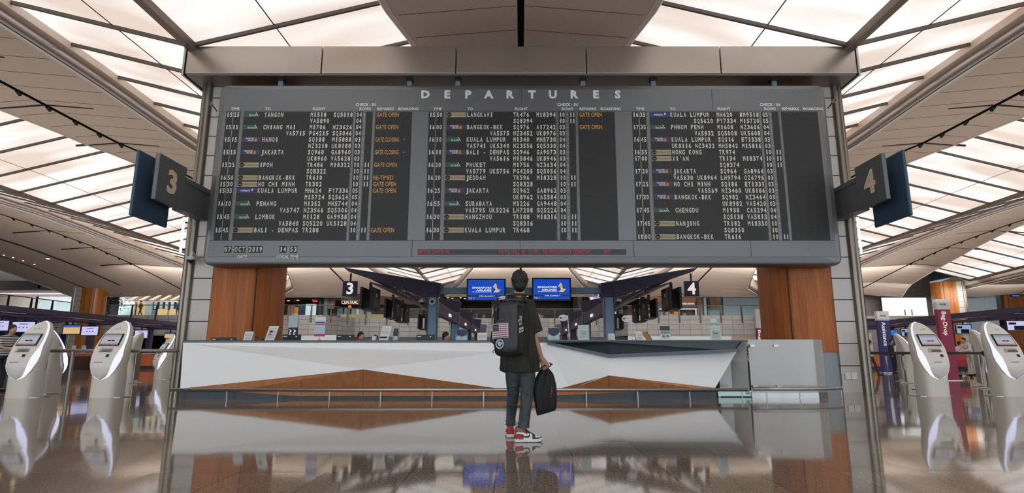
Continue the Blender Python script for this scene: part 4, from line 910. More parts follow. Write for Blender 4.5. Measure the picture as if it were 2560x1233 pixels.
# hanging screens above the rows, seen edge-on
hang = None
def hscreen(loc, label, dn=0):
    t = thing('hanging_screen_pair', label, 'screens', loc, 0, 'edge-on screens over the check-in rows')
    for dx in (-.2, .2):
        M().box(dx-.05, dx+.05, -.62, .62, -.95, -.1).build('screen_shell', black, t, bevel=.015)
        M().box(dx-.062 if dx < 0 else dx+.05, dx-.05 if dx < 0 else dx+.062, -.5, .5, -.85, -.2).build('back_plate', mat('back_plate_brown', (70, 64, 60), .5), t)
    M().box(-.05, .05, -.06, .06, -.3, dn or .12).build('hanger', black, t); M().box(-.18, .18, -.5, .5, -1.0, -.93).build('cable_tray', darkmet, t)
    M().box(-.266, -.262, -.1, .02, -.45, -.33).build('sticker', paper, t); M().box(.262, .266, -.1, .02, -.45, -.33).build('sticker', paper, t)
    return t
nms = ('nearest', 'second', 'third', 'fourth', 'fifth')
for sg, sd in ((-1, 'left'), (1, 'right')):
    for i, (Y, x, z) in enumerate(((22.9, 6.0, 3.62), (26.3, 5.85, 3.5), (28.2, 5.8, 3.45), (34.0, 5.7, 3.35), (36.6, 5.65, 3.32))):
        hscreen((sg*x, Y, z), '%s pair of black screens hanging over the %s check-in row' % (nms[i], sd))
# small hanging row signs
pn = mat('sign_deep_purple', (48, 36, 88), .5); sw = glow('sign_figure_white', (238, 230, 214), .9)
for sg, d, lb in ((-1, '3', 'hanging purple sign with a white 3 at the tip of the left canopy'), (1, '4', 'hanging purple sign with a white 4 at the tip of the right canopy')):
    c = (sg*6.68, 22.42, 3.14); t = thing('hanging_row_sign', lb, 'sign', c); R = Matrix.Rotation(-sg*.12, 3, 'Z')
    M().ob((0, 0, .31), (.56, .06, .60), R).build('plate', pn, t); M().text(d, R @ Vector((-.0, -.034, .11)), R @ Vector((1, 0, 0)), UZ, .42, wf=1.0, align='C', bold=.03).build('figure', sw, t)
    M().box(-.03, .03, -.02, .04, .61, .92).build('hanger', black, t)
# two airline screens
sblue = glow('screen_blue', (14, 74, 190), .9); sband = glow('screen_teal_band', (36, 66, 92), .7); swh = glow('screen_white', (226, 230, 240), 1.0); sgold = glow('screen_gold', (216, 178, 130), 1.0)
def tv(x0, x1, z0, z1, label):
    Y = 22.2; t = thing('airline_screen', label, 'screen', ((x0+x1)/2, Y, z0)); w_ = x1-x0; h = z1-z0
    M().box(-w_/2, w_/2, 0, .09, 0, h).build('bezel', black, t); a, b = -w_/2+.05, w_/2-.05
    m = M(); P = lambda fx, fz, d: (a+(b-a)*fx, -d, .05+(h-.1)*fz)
    def q(m, x0_, x1_, z0_, z1_, d, mi): m.quad(P(x0_, z0_, d), P(x1_, z0_, d), P(x1_, z1_, d), P(x0_, z1_, d), m=mi)
    q(m, 0, 1, 0, 1, .003, 0); q(m, 0, 1, .14, .235, .005, 1); q(m, .12, .65, .385, .4, .006, 2); q(m, .17, .175, .02, .13, .006, 2)
    m.text('SINGAPORE', P(.115, .565, .006), UX, UZ, h*.075, w=(b-a)*.53, bold=.03, m=2); m.text('AIRLINES', P(.645, .43, .006), UX, UZ, h*.075, w=(b-a)*.42, align='R', bold=.03, m=2)
    m.text('STAR ALLIANCE', P(.5, .155, .006), UX, UZ, h*.05, w=(b-a)*.37, align='C', bold=.02, m=2)
    m.text('7 Oct 2019', P(.01, .085, .006), UX, UZ, h*.03, w=(b-a)*.12, m=2); m.text('14:53', P(.05, .025, .006), UX, UZ, h*.03, w=(b-a)*.06, m=2)
    m.tube([P(.725+.012*math.cos(a_), .19+.022*math.sin(a_), .006) for a_ in [2*PI*k/10 for k in range(11)]], .004, 4, m=2)
    # bird emblem: stacked swept feathers
    for f in ([(.68, .64), (.755, .84), (.80, .70), (.74, .60), (.70, .62)], [(.68, .64), (.73, .60), (.76, .50), (.70, .37), (.78, .37), (.83, .50), (.80, .60), (.78, .68)], [(.78, .37), (.83, .37), (.90, .52), (.845, .52), (.82, .48)]):
        m.add([P(x_, z_, .006) for x_, z_ in f], [tuple(range(len(f)))], 3)
    for f in ([(.71, .60), (.76, .70), (.77, .69), (.725, .59)],): m.add([P(x_, z_, .008) for x_, z_ in f], [tuple(range(len(f)))], 0)
    m.build('picture', [sblue, sband, swh, sgold], t)
    M().box(-.1, .1, .09, .24, h*.4, h*.62).build('mount', darkmet, t)
a, b = aY(1167, 697, 22.2), aY(1264, 753, 22.2); tv(a.x, b.x, b.z, a.z, 'blue airline screen hanging to the left of the traveller')
a, b = aY(1330, 695, 22.2), aY(1428, 752, 22.2); tv(a.x, b.x, b.z, a.z, 'blue airline screen hanging to the right of the traveller')
# loudspeaker roundel and dome cameras on the posts
t = thing('roundel_speaker', 'round loudspeaker on the blue post left of the traveller', 'speaker', (-3.42, 22.26, 2.93)); M().tube([(0, 0, 0), (0, -.06, 0)], .12, 20).build('ring', steel, t); M().tube([(0, -.05, 0), (0, -.07, 0)], .07, 16).build('cone', black, t)
dome((3.8, 22.4, 2.95), 'white dome camera hanging under the right canopy beside the blue post', .12); dome((-3.85, 22.4, 2.92), 'white dome camera hanging under the left canopy beside the blue post', .12)
# outer rows
def orow(sg, ya, yb, label):
    X = sg*30.3; O = (X, ya, 0); t = thing('check_in_canopy', label, 'canopy', O)
    m = M(); m.box(X-.5, X+.5, ya, yb, 3.42, 3.74); m.build('top_beam', navy, t, origin=O)
    m = M(); m.box(X-.1, X+.1, ya, yb, 3.1, 3.16); m.tube([(X-sg*.9, ya, 3.3), (X-sg*.9, yb, 3.3)], .05, 6); m.tube([(X-sg*1.4, ya, 3.1), (X-sg*1.4, yb, 3.1)], .04, 6); m.build('truss_tubes', tubm, t, origin=O)
    Y = ya+2
    while Y < yb:
        m = M(); m.box(X-.18, X+.18, Y-.18, Y+.18, 0, 3.5); m.build('post', navy, t, origin=O)
        m = M(); m.ext([(X, Y-.1, 3.45), (X-sg*3.6, Y-.1, 3.1), (X-sg*3.6, Y-.1, 2.98), (X, Y-.1, 3.0)], (0, .2, 0)); m.build('wing', purp, t, origin=O); Y += 6.5
    m = M(); m.box(sg*27.8-.08, sg*27.8+.08, ya, yb, 3.0, 3.1); m.build('screen_beam', navy, t, origin=O)
    return t
orow(-1, 26, 54.5, 'dark navy check-in row canopy running along the far left'); orow(1, 26, 54.5, 'dark navy check-in row canopy running along the far right')
s_lil = glow('screen_lilac', (196, 196, 240), 1.0); s_amb = glow('screen_amber', (226, 188, 128), .9); s_bl = glow('screen_bright_blue', (50, 108, 200), .9); s_dim = glow('screen_pale_blue', (150, 180, 220), .8)
def wscreen(u0, u1, v0, v1, Y, label, mt, style=0, tilt=0):
    a = aY(u0, v0, Y); b = aY(u1, v1, Y); w_ = b.x-a.x; h = a.z-b.z; t = thing('check_in_screen', label, 'screen', ((a.x+b.x)/2, Y, b.z), 0, 'screens over the check-in desks')
    M().box(-w_/2, w_/2, 0, .08, 0, h).build('bezel', black, t)
    M().box(-w_/2+.05, w_/2-.05, -.006, 0, .05, h-.05).build('picture', mt, t)
    m = M()
    if style == 0:
        m.box(-w_*.18, w_*.18, -.01, -.006, h*.72, h*.78)
        for k in (-.16, 0, .16): m.box(w_*k-.03, w_*k+.03, -.01, -.006, h*.4, h*.5)
        m.build('icons', mat('icon_slate', (110, 116, 150), .5), t)
    elif style == 1: m.box(-w_/2+.05, w_/2-.05, -.01, -.006, h*.72, h-.05); m.build('header_bar', s_bl, t)
    elif style == 2: m.box(-w_*.2, w_*.3, -.01, -.006, h*.1, h*.5); m.box(-w_*.4, -w_*.1, -.01, -.006, h*.6, h*.8); m.build('dark_shapes', ink, t)
    M().box(-.04, .04, .02, .06, h, 3.0-b.z if 3.0 > b.z+h else h+.05).build('hanger', black, t)
wscreen(-20, 21, 800, 829, 31.2, 'lilac check-in screen at the extreme left edge', s_lil); wscreen(31, 86, 803, 832, 32.6, 'lilac check-in screen right above the striped shirt man', s_lil)
wscreen(158, 200, 812, 837, 36.0, 'amber and blue check-in screen between the two left kiosks', s_amb, 1); wscreen(204, 245, 815, 840, 37.5, 'lilac check-in screen just left of the second left kiosk', s_lil)
wscreen(312, 334, 823, 843, 41.3, 'small lilac screen just right of the second left kiosk', s_lil); wscreen(336, 369, 825, 847, 42.5, 'lilac screen above the distant orange counter', s_lil); wscreen(411, 438, 832, 847, 46, 'small amber screen beside the left column fins', s_amb, 1)
wscreen(2219, 2247, 824, 840, 43.4, 'small bright blue screen right of the navy banner', s_bl, 3); wscreen(2251, 2281, 821, 842, 41.9, 'small pale blue screen left of the nearest right kiosk', s_dim, 2)
wscreen(2343, 2366, 813, 835, 38.4, 'small bright blue screen left of the crimson upright banner', s_bl, 3); wscreen(2388, 2432, 811, 836, 36.4, 'pale blue screen with dark shapes right of the crimson banner', s_dim, 2); wscreen(2514, 2580, 801, 828, 32.4, 'large lilac screen at the extreme right edge', s_lil, 2)
# desks of the outer rows
orange = mat('orange_counter_front', (206, 108, 60), .4); dkc = mat('dark_counter', (64, 48, 46), .5)
for u0, u1, v0, v1, vb, Y, lb in ((150, 287, 884, 919, 926, 38, 'long orange check-in counter between the two left kiosks'), (330, 374, 886, 915, 924, 40, 'short orange check-in counter right of the second left kiosk'), (2162, 2206, 884, 908, 916, 38, 'orange check-in counter right of the right column')):
    a = aY(u0, v0, Y); b = aY(u1, v1, Y); O = (a.x, Y, 0); t = thing('check_in_counter', lb, 'counter', O)
    zt_, zb_ = a.z, max(b.z, .25); M().box(0, b.x-a.x, 0, .9, .2, max(zt_, 1.0)).build('front', orange, t); M().box(-.1, b.x-a.x+.1, .02, 1.0, 0, .2).build('plinth', dkc, t); M().box(-.05, b.x-a.x+.05, -.04, .95, max(zt_, 1.0), max(zt_, 1.0)+.04).build('top', white, t)
a = aY(124, 895, 36.5); tag(M().box(a.x, a.x+1.6, 36.5, 37.8, 0, .85).build('baggage_scale', dkc, origin=(a.x, 36.5, 0)), 'dark baggage scale box left of the long orange counter', 'scale')
for u, lb in ((184, 'small red and white card on the orange counter, left one'), (209, 'small red and white card on the orange counter, right one')):
    p = aY(u, 872, 38.3); t = thing('counter_card', lb, 'card', (p.x, 38.3, 1.04)); M().box(-.14, .14, 0, .02, 0, .5).build('card', paper, t); M().box(-.14, .14, -.004, 0, .05, .22).build('red_band', mat('crimson', (184, 44, 84), .5), t)
# upright banners
def banner(u, vt, vb, w_, word, mt, label, Y=None, z0=0, head=paper, logo='', two=False, rot=0, hh=.13):
    p = gnd(u, vb) if Y is None else aY(u, vb, Y); Y = p.y; zt_ = aY(u, vt, Y).z; t = thing('upright_banner', label, 'banner', (p.x, Y, z0), rot)
    H_ = zt_-z0; hb = H_*(1-hh)
    M().box(-w_/2, w_/2, 0, w_*.35, .02, hb).build('column', mt, t); M().box(-w_/2-.01, w_/2+.01, -.005, w_*.35+.005, hb, H_).build('head_panel', head, t); M().box(-w_*.6, w_*.6, -w_*.2, w_*.6, 0, .02).build('foot', steel, t)
    m = M()
    for dx in ((-w_*.25, w_*.25) if two else (0,)): m.text(word, (dx-w_*(.11 if two else .2), -.008, hb-.08), (0, 0, -1), (1, 0, 0), w_*(.26 if two else .33), w=None if not two else 1.15, bold=.012)
    m.build('word', sw, t)
    if logo: M().text(logo, (0, -.008, hb+(H_-hb)*.4), UX, UZ, w_*.16, align='C', bold=.02).build('airline_mark', ink, t)
bnv = mat('banner_navy', (52, 56, 120), .5); bcr = mat('banner_crimson', (150, 34, 76), .5); bvi = mat('banner_violet', (54, 34, 92), .5)
banner(2224, 778, 932, .62, 'Assistance', bnv, 'tall navy banner reading Assistance by the suited man', logo='ANA', hh=.155)
banner(2383, 748, 952, .46, 'Bag-Drop', bcr, 'tall crimson banner reading Bag-Drop between the right kiosks', logo='ANA', hh=.13)
banner(728, 790, 870, .42, 'Assistance', bvi, 'violet banner reading Assistance twice behind the counter', Y=28, two=True, hh=.2, head=mat('pale_sky', (190, 220, 226), .5))
banner(1906.5, 773, 870, .36, 'Bag-Drop', bcr, 'crimson banner reading Bag-Drop twice behind the glass screen', Y=24, two=True, hh=.28)
banner(1946, 805, 870, .22, 'Bag-Drop', bcr, 'narrow crimson banner with blue head left of the right column', Y=24, hh=.30, head=lg_blue)
# ================================================================ MEZZANINE AND SHOPS
gran = bpy.data.materials.new('granite_blocks'); gran.use_nodes = True
def gm():
    nt = gran.node_tree; N = nt.nodes; L = nt.links; b = N['Principled BSDF']; tc = N.new('ShaderNodeTexCoord'); sp = N.new('ShaderNodeSeparateXYZ'); L.new(tc.outputs['Object'], sp.inputs[0])
    ad = N.new('ShaderNodeMath'); ad.operation = 'ADD'; L.new(sp.outputs[0], ad.inputs[0]); L.new(sp.outputs[1], ad.inputs[1])
    cb = N.new('ShaderNodeCombineXYZ'); L.new(ad.outputs[0], cb.inputs[0]); L.new(sp.outputs[2], cb.inputs[1])
    br = N.new('ShaderNodeTexBrick'); br.offset = 0; br.inputs['Scale'].default_value = 1; br.inputs['Brick Width'].default_value = 1.1; br.inputs['Row Height'].default_value = .5; br.inputs['Mortar Size'].default_value = .02
    br.inputs['Color1'].default_value = lin((156, 150, 146)) + (1,); br.inputs['Color2'].default_value = lin((142, 138, 136)) + (1,); br.inputs['Mortar'].default_value = lin((84, 82, 82)) + (1,)
    L.new(cb.outputs[0], br.inputs['Vector']); L.new(br.outputs[0], b.inputs['Base Color']); b.inputs['Roughness'].default_value = .45
gm()
ZM = 4.97
def mezz(path, label, side, gl_=True, rh=1.02):
    """path of (x, y) along the slab front"""
    o = M()
    for (x0, y0), (x1, y1) in zip(path, path[1:]):
        d = Vector((x1-x0, y1-y0, 0)).normalized(); n = Vector((-d.y, d.x, 0)); 
        o.ext([(x0, y0, 2.9), (x1, y1, 2.9), (x1, y1, ZM), (x0, y0, ZM)], n*.35)
    struct(o.build('wall_%s' % side, gran), 'grey granite block upper floor edge, ' + label, 'wall')
    t = thing('glass_railing', 'glass railing with dark posts on the upper floor edge, ' + label, 'railing', (path[0][0], path[0][1], ZM)); O = (path[0][0], path[0][1], ZM)
    tp = M(); tp.tube([(x, y, ZM+rh) for x, y in path], .045, 6); tp.build('top_rail', steel, t, origin=O)
    gg = M()
    for (x0, y0), (x1, y1) in zip(path, path[1:]):
        L_ = math.hypot(x1-x0, y1-y0); n_ = max(1, round(L_/2.25)); gg.add([(x0, y0, ZM), (x1, y1, ZM), (x1, y1, ZM+rh), (x0, y0, ZM+rh)], [(0, 1, 2, 3)]); 
        for k in range(n_):
            f = (k+.5)/n_; x = x0+(x1-x0)*f; y = y0+(y1-y0)*f
            m = M(); m.ext([(x-.05, y-.12, ZM-.75), (x+.05, y-.12, ZM-.75), (x+.08, y-.06, ZM+.2), (x+.05, y-.04, ZM+rh), (x-.05, y-.04, ZM+rh), (x-.08, y-.06, ZM+.2)], (0, .1, 0)); m.build('post', darkmet, t, origin=O)
    gg.build('glass_pane', gl2, t, origin=O)
gl2 = glass('clear_glass', (225, 240, 240), .02, .02)
mezz([(-33.5, 59), (-20.3, 59)], 'left of centre', 'mezzanine_left'); mezz([(-20.3, 59), (-18.3, 64), (-2, 64)], 'behind the left check-in row', 'mezzanine_middle_left')
mezz([(-2, 64), (9.5, 64), (11.0, 59.6)], 'behind the traveller', 'mezzanine_centre'); mezz([(11.0, 59.6), (26, 59.6)], 'right of centre', 'mezzanine_right')
mezz([(-43.9, 34), (-43.9, 57.5), (-41, 59), (-33.5, 59)], 'at the far left', 'mezzanine_far_left')
for nm_, xa, xb, ya_ in (('mezzanine_left', -60, -20.2, 59.5), ('mezzanine_centre', -20.2, 11, 64.3), ('mezzanine_right', 11, 60, 60.0)):
    struct(M().box(xa, xb, ya_, 86, ZM-.3, ZM-.02).build('floor_%s' % nm_, mat('mezzanine_floor', (150, 140, 130), .4)), 'upper floor slab behind the railing, ' + nm_.split('_')[1], 'floor')
struct(M().box(-60, -44.3, 34, 60, ZM-.3, ZM-.02).build('floor_gallery', mat('mezzanine_floor', (150, 140, 130), .4)), 'upper floor slab along the far left', 'floor')
whp = mat('white_wall_panel', (190, 196, 200), .5)
struct(M().box(-34, 22, 65.2, 65.4, 0, 2.95).build('wall_lower', whp), 'pale lower wall under the upper floor', 'wall')
struct(M().box(-36, -18.5, 59.05, 59.2, 0, 2.95).build('wall_lower_left', whp), 'pale lower wall at left under the upper floor', 'wall')
struct(M().box(11, 21.6, 59.7, 59.9, 0, 3.4).build('wall_lower_right', whp), 'pale lower wall at right under the upper floor', 'wall')
struct(M().box(21.6, 36, 59.7, 59.9, 0, 3.2).build('wall_lower_far_right', stone_w), 'warm grey lower wall right of the pale panels', 'wall')
struct(M().box(-59, -44.2, 59.6, 60, 0, 4.7).build('wall_lower_far_left', mat('blue_wall', (52, 84, 150), .5)), 'blue lower wall at the far left', 'wall')
tag(M().box(-43.6, -43.52, 40, 55.0, 4.0, 4.75).build('blue_banner_strip', mat('blue_strip', (52, 88, 170), .5), origin=(-43.8, 48, 4.0)), 'long blue strip under the far left upper floor railing', 'banner')
# upper band over the shops
fas = mat('fascia_grey', (150, 154, 156), .5)
struct(M().box(-30, -19.0, 61.5, 86, 7.0, 7.35).build('ceiling_shops_left', fas), 'grey soffit over the shops left of centre', 'ceiling')
struct(M().box(16, 34, 61.5, 62, 7.05, 7.35).build('trim_ledge', fas), 'pale ledge over the blue grey wall right of centre', 'trim')
struct(M().box(-60, 60, 60.5, 86, 11.6, 11.8).build('ceiling_upper', mat('upper_grey', (120, 120, 124), .7)), 'upper ceiling beyond the lit bands', 'ceiling')
def advert(name, label, x0, x1, y, z0, z1, mt, deco=None, cat='advert screen'):
    t = thing(name, label, cat, ((x0+x1)/2, y, z0)); w_ = x1-x0; h = z1-z0; M().box(-w_/2, w_/2, 0, .15, 0, h).build('frame', darkmet, t); M().box(-w_/2+.06, w_/2-.06, -.02, 0, .06, h-.06).build('picture', mt, t)
    if y >= 63 and z1 < 11:
        for sx_ in (-.35, .35): M().box(w_*sx_-.03, w_*sx_+.03, .05, .12, h, 11.58-z0).build('hanger_rod', darkmet, t)
    if deco: deco(t, w_, h)
    return t
mag = glow('advert_magenta', (226, 60, 150), .9); cy_ = glow('advert_pale', (190, 226, 236), .9)
p = aY(676, 728, 66); q = aY(720, 708, 66)
def d1(t, w_, h): M().text('TRAVEL', (0, -.03, h*.55), UX, UZ, .3, align='C', bold=.03).build('headline', swh, t) if False else None
def bars(cols):
    def f(t, w_, h):
        for k, (x0, x1, z0, z1, mt) in enumerate(cols): M().box(-w_/2+w_*x0, -w_/2+w_*x1, -.035, -.02, h*z0, h*z1).build('colour_block', mt, t)
    return f
advert('advert_screen', 'magenta advert strip above the shops left of the number 3 canopy', p.x, q.x, 66, p.z, q.z+.5, mag, bars([(.25, .6, .55, .7, swh), (.3, .55, .35, .48, s_amb)]))
p = aY(718, 730, 67); q = aY(742, 690, 67); advert('advert_screen', 'pale multicoloured advert panel right of the magenta strip', p.x-.2, q.x+3, 67, p.z, q.z+.5, cy_, bars([(.1, .5, .1, .3, sgold), (.5, .9, .3, .6, swh), (.05, .3, .6, .9, s_bl)]))
p = aY(1842, 727, 64); q = aY(1900, 700, 64); advert('advert_screen', 'pale violet advert screen above the blue grey wall', p.x, q.x+.6, 64, p.z, q.z+.6, glow('advert_violet', (206, 200, 236), .9), bars([(0, .25, 0, 1, purp), (.5, .7, .2, .7, s_amb), (.75, .8, 0, 1, s_bl)]))
p = aY(1950, 727, 64); advert('advert_screen', 'purple advert slice between the two right hand columns', p.x-.6, p.x+.6, 64.0, p.z-.2, p.z+2.3, glow('advert_purple', (130, 90, 200), .9), bars([(.1, .9, .4, .5, swh)]))
p = aY(1240, 700, 70)
# walls between shops
tealm = mat('pale_teal_tile', (150, 174, 176), .5, 0, 0, 8, .06); wd2 = wood('shop_wood', (90, 50, 26), (140, 88, 50), .6)
blw = mat('blue_grey_wall', (138, 152, 160), .6, 0, 0, 4, .08)
def blockp(name, label, cat, u0, u1, v0, v1, Y, mt, dep=.6, z0=None):
    a = aY(u0, v0, Y); b = aY(u1, v1, Y); zb_ = b.z if z0 is None else z0
    o = M().box(a.x, b.x, Y, Y+dep, zb_, a.z).build(name, mt, origin=((a.x+b.x)/2, Y, zb_)); tag(o, label, cat); return o
def wallp(nm, label, u0, u1, v0, v1, Y, mt, dep=.4, z0=None):
    o = blockp(nm, label, 'wall', u0, u1, v0, v1, Y, mt, dep, z0); del o['category']; o['category'] = 'wall'; o['kind'] = 'structure'; return o
wallp('wall_shop_right', 'blue grey wall right of the Chinese restaurant', 1806, 1912, 731, 790, 66, blw, z0=ZM)
blockp('wood_panel', 'square brown wood panel set in the blue grey wall', 'panel', 1773, 1804, 738, 772, 65.85, wd2, .3)
wallp('wall_pier_right', 'pale teal tiled pier between restaurant and blue grey wall', 1758, 1768, 733, 790, 65, tealm, z0=ZM); wallp('wall_frame_right', 'narrow grey wall strip by the brown panel', 1768, 1806, 731, 790, 66.2, blw, z0=ZM)
wallp('wall_pier_left', 'pale teal tiled pier right of the left shops', 802, 816, 734, 790, 62.5, tealm, z0=ZM); wallp('wall_wood_left', 'brown wood pier left of the Thai restaurant', 816, 834, 735, 772, 62.6, wd2)
wallp('wall_wood_right', 'brown wood pier right of the Chinese restaurant', 1742, 1758, 733, 790, 65, wd2, z0=ZM)
for u0, u1, lb, mt in ((1116, 1129, 'brown wood pier far behind the left canopy', wd2), (1129, 1148, 'pale teal tiled pier far behind the left canopy', tealm), (1432, 1442, 'brown wood pier far behind the right canopy', wd2), (1442, 1458, 'pale teal tiled pier far behind the right canopy', tealm)):
    wallp('wall_pier_centre', lb, u0, u1, 690, 790, 70, mt, z0=ZM)
def shop(label, x0, x1, y, dep, z1, wallm, lightc, floor_items=0, seed=1, dl=8, sign=None, smt=None, sx=0, sz=0, sh=.3, ceilm=None):
    rnd = random.Random(seed); t = thing('shop_unit', label, 'shop', ((x0+x1)/2, y, ZM)); w_ = x1-x0; h = z1-ZM
    M().box(-w_/2, w_/2, dep, dep+.2, 0, h).build('back_wall', wallm, t); M().box(-w_/2, w_/2, 0, dep, h-.2, h).build('soffit', ceilm or wallm, t)
    for sx_ in (-1, 1): M().box(sx_*w_/2-.1, sx_*w_/2+.1, 0, dep, 0, h).build('side_wall', wallm, t)
    lm = glow('warm_downlight', (255, 214, 150), 3.0)
    for k in range(dl):
        x = -w_/2 + w_*(k+.5)/dl + rnd.uniform(-.3, .3); yy = rnd.choice((.6, 1.2, 1.8)); m = M(); m.tube([(x, yy, h-.2), (x, yy, h-.24)], .13, 10); m.build('downlight', lm, t)
    for k in range(floor_items):
        x = -w_/2+.6+rnd.random()*(w_-1.2); yy = rnd.uniform(.8, dep-.8); hh = rnd.uniform(.5, 1.5); ww = rnd.uniform(.3, .9)
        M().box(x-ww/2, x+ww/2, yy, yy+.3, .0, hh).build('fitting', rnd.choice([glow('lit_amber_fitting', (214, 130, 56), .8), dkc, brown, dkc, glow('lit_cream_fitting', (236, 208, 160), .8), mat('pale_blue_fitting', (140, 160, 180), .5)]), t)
    return t
brown = mat('shop_brown', (74, 48, 32), .6); dk = mat('shop_dark', (22, 20, 22), .5); 
a = aY(650, 745, 61.5).x; b = aY(800, 745, 61.5).x
t = shop('dark fronted shop with lit menu board left of the Thai restaurant', a, b, 61.6, 5, 7.0, dk, None, 5, 4, 4)
M().box((b-a)/2-2.2, (b-a)/2-.4, .0, .1, .15, 1.35).build('lit_menu', glow('menu_white', (226, 232, 238), .95), t); M().box((b-a)/2-2.25, (b-a)/2-1.5, -.03, 0, .15, 1.35).build('menu_frame', mat('menu_navy', (36, 50, 96), .5), t)
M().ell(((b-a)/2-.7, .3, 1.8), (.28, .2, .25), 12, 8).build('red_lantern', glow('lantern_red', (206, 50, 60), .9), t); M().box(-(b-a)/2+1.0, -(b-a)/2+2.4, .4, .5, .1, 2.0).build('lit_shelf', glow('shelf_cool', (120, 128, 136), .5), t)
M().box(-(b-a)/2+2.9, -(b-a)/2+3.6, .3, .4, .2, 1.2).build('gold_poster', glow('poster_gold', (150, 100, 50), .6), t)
a = aY(836, 745, 65.5).x; b = aY(1075, 745, 65.5).x
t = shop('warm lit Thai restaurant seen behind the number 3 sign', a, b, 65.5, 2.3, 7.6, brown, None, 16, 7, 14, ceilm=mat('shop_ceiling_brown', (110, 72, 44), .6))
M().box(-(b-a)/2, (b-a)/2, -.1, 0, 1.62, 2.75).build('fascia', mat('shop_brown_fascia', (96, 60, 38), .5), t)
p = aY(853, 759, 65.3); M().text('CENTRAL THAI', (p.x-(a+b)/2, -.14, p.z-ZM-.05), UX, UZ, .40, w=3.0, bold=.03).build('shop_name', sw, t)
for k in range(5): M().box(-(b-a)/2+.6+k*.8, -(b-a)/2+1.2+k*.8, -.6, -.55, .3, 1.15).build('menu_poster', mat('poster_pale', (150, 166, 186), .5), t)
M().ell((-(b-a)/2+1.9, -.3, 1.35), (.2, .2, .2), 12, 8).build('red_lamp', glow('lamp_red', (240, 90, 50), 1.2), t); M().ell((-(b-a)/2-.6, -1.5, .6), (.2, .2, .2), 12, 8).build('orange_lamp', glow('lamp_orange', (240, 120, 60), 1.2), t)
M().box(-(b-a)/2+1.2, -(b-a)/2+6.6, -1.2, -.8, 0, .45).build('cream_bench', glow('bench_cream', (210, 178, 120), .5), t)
a = aY(1075, 745, 68).x; b = aY(1231, 745, 68).x; shop('warm lit eatery seen behind the left check-in canopy', a, b, 68, 6, 7.9, brown, None, 12, 9, 10)
a = aY(1240, 745, 69).x; b = aY(1440, 745, 69).x; shop('dark shop front seen between the two check-in canopies', a, b, 69, 6, 8.2, dk, None, 8, 12, 6)
a = aY(1462, 745, 68).x; b = aY(1612, 745, 68).x; shop('amber lit eatery seen behind the right check-in canopy', a, b, 68, 6, 7.9, brown, None, 14, 15, 9)
a = aY(1612, 745, 65.5).x; b = aY(1742, 745, 65.5).x
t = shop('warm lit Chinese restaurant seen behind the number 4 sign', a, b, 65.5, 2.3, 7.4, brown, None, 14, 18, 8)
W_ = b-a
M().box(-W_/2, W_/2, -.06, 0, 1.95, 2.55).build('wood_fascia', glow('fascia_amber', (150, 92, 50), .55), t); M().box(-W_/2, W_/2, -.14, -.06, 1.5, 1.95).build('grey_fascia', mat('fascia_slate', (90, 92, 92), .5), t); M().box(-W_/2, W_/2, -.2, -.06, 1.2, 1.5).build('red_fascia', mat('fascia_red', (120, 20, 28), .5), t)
M().text('CHINESE DINING', (W_/2-2.1, -.16, 1.62), UX, UZ, .20, w=1.75, bold=.03).build('shop_name', sw, t)
M().box(-W_/2, W_/2-.1, -.25, -.18, 1.05, 1.17).build('light_frame', glow('frame_cream', (236, 222, 210), .9), t); M().box(W_/2-.32, W_/2-.2, -.25, -.18, -.1, 1.17).build('light_frame', glow('frame_cream', (236, 222, 210), .9), t); M().box(W_/2-.2, W_/2+.1, -.2, -.1, 0, 1.1).build('crimson_post', mat('crimson', (184, 44, 84), .5), t)
# blue advert disc behind the right canopy and left
advert('advert_screen', 'bright blue curved advert seen just under the right canopy wing', aY(1545, 725, 66).x, aY(1592, 725, 66).x, 66, aY(1545, 731, 66).z, aY(1545, 718, 66).z, s_bl, bars([(.3, .7, .3, .8, swh)]))
advert('advert_screen', 'pale blue glazed sign seen just under the left canopy wing', aY(1008, 727, 66).x, aY(1050, 727, 66).x, 66, aY(1008, 731, 66).z, aY(1008, 719, 66).z, s_dim, bars([(.2, .8, .4, .5, swh)]))
advert('advert_screen', 'red and blue advert peeping out beside the right canopy post top', aY(1470, 720, 66).x, aY(1497, 720, 66).x, 66, aY(1470, 718, 66).z, aY(1470, 700, 66).z, glow('advert_red', (170, 36, 46), .8), bars([(0, .35, 0, .9, s_bl)]))
advert('advert_screen', 'lilac lit signs behind the right canopy', aY(1474, 780, 66.5).x, aY(1500, 780, 66.5).x, 66.5, aY(1474, 757, 66.5).z, aY(1474, 730, 66.5).z, glow('advert_lilac', (180, 150, 226), .9), bars([(.1, .4, .1, .5, swh)]))
# far left upper floor
wallp('wall_upper_left', 'warm grey upper wall at the extreme left', -60, 97, 702, 742, 66, stone_w, z0=ZM); wallp('wall_upper_left_grey', 'blue grey upper wall left of the far left column', 97, 193, 702, 762, 66, stone_b, z0=ZM)
struct(M().box(-60, -33.4, 59.4, 66, 7.55, 7.75).build('ceiling_gallery', mat('lilac_grey_soffit', (150, 144, 156), .6)), 'flat lilac grey soffit over the far left gallery', 'ceiling')
t = thing('kiosk_pavilion', 'white garden pavilion shop with striped lit roof on the far left upper floor', 'shop', (-35.8, 63.5, ZM))
a = aY(300, 749, 63.5).x+35.8; b = aY(456, 749, 63.5).x+35.8
wh2 = mat('pavilion_white', (176, 190, 196), .5)
M().box(a, b, 0, 4, 1.75, 1.85).build('eave', white, t); m = M(); m.ext([(a-.1, -.1, 1.85), (b, -.1, 1.85), (b, .9, 2.6), (a-.6, .9, 2.6)], (0, .1, 0)); m.build('sloped_roof', fas, t)
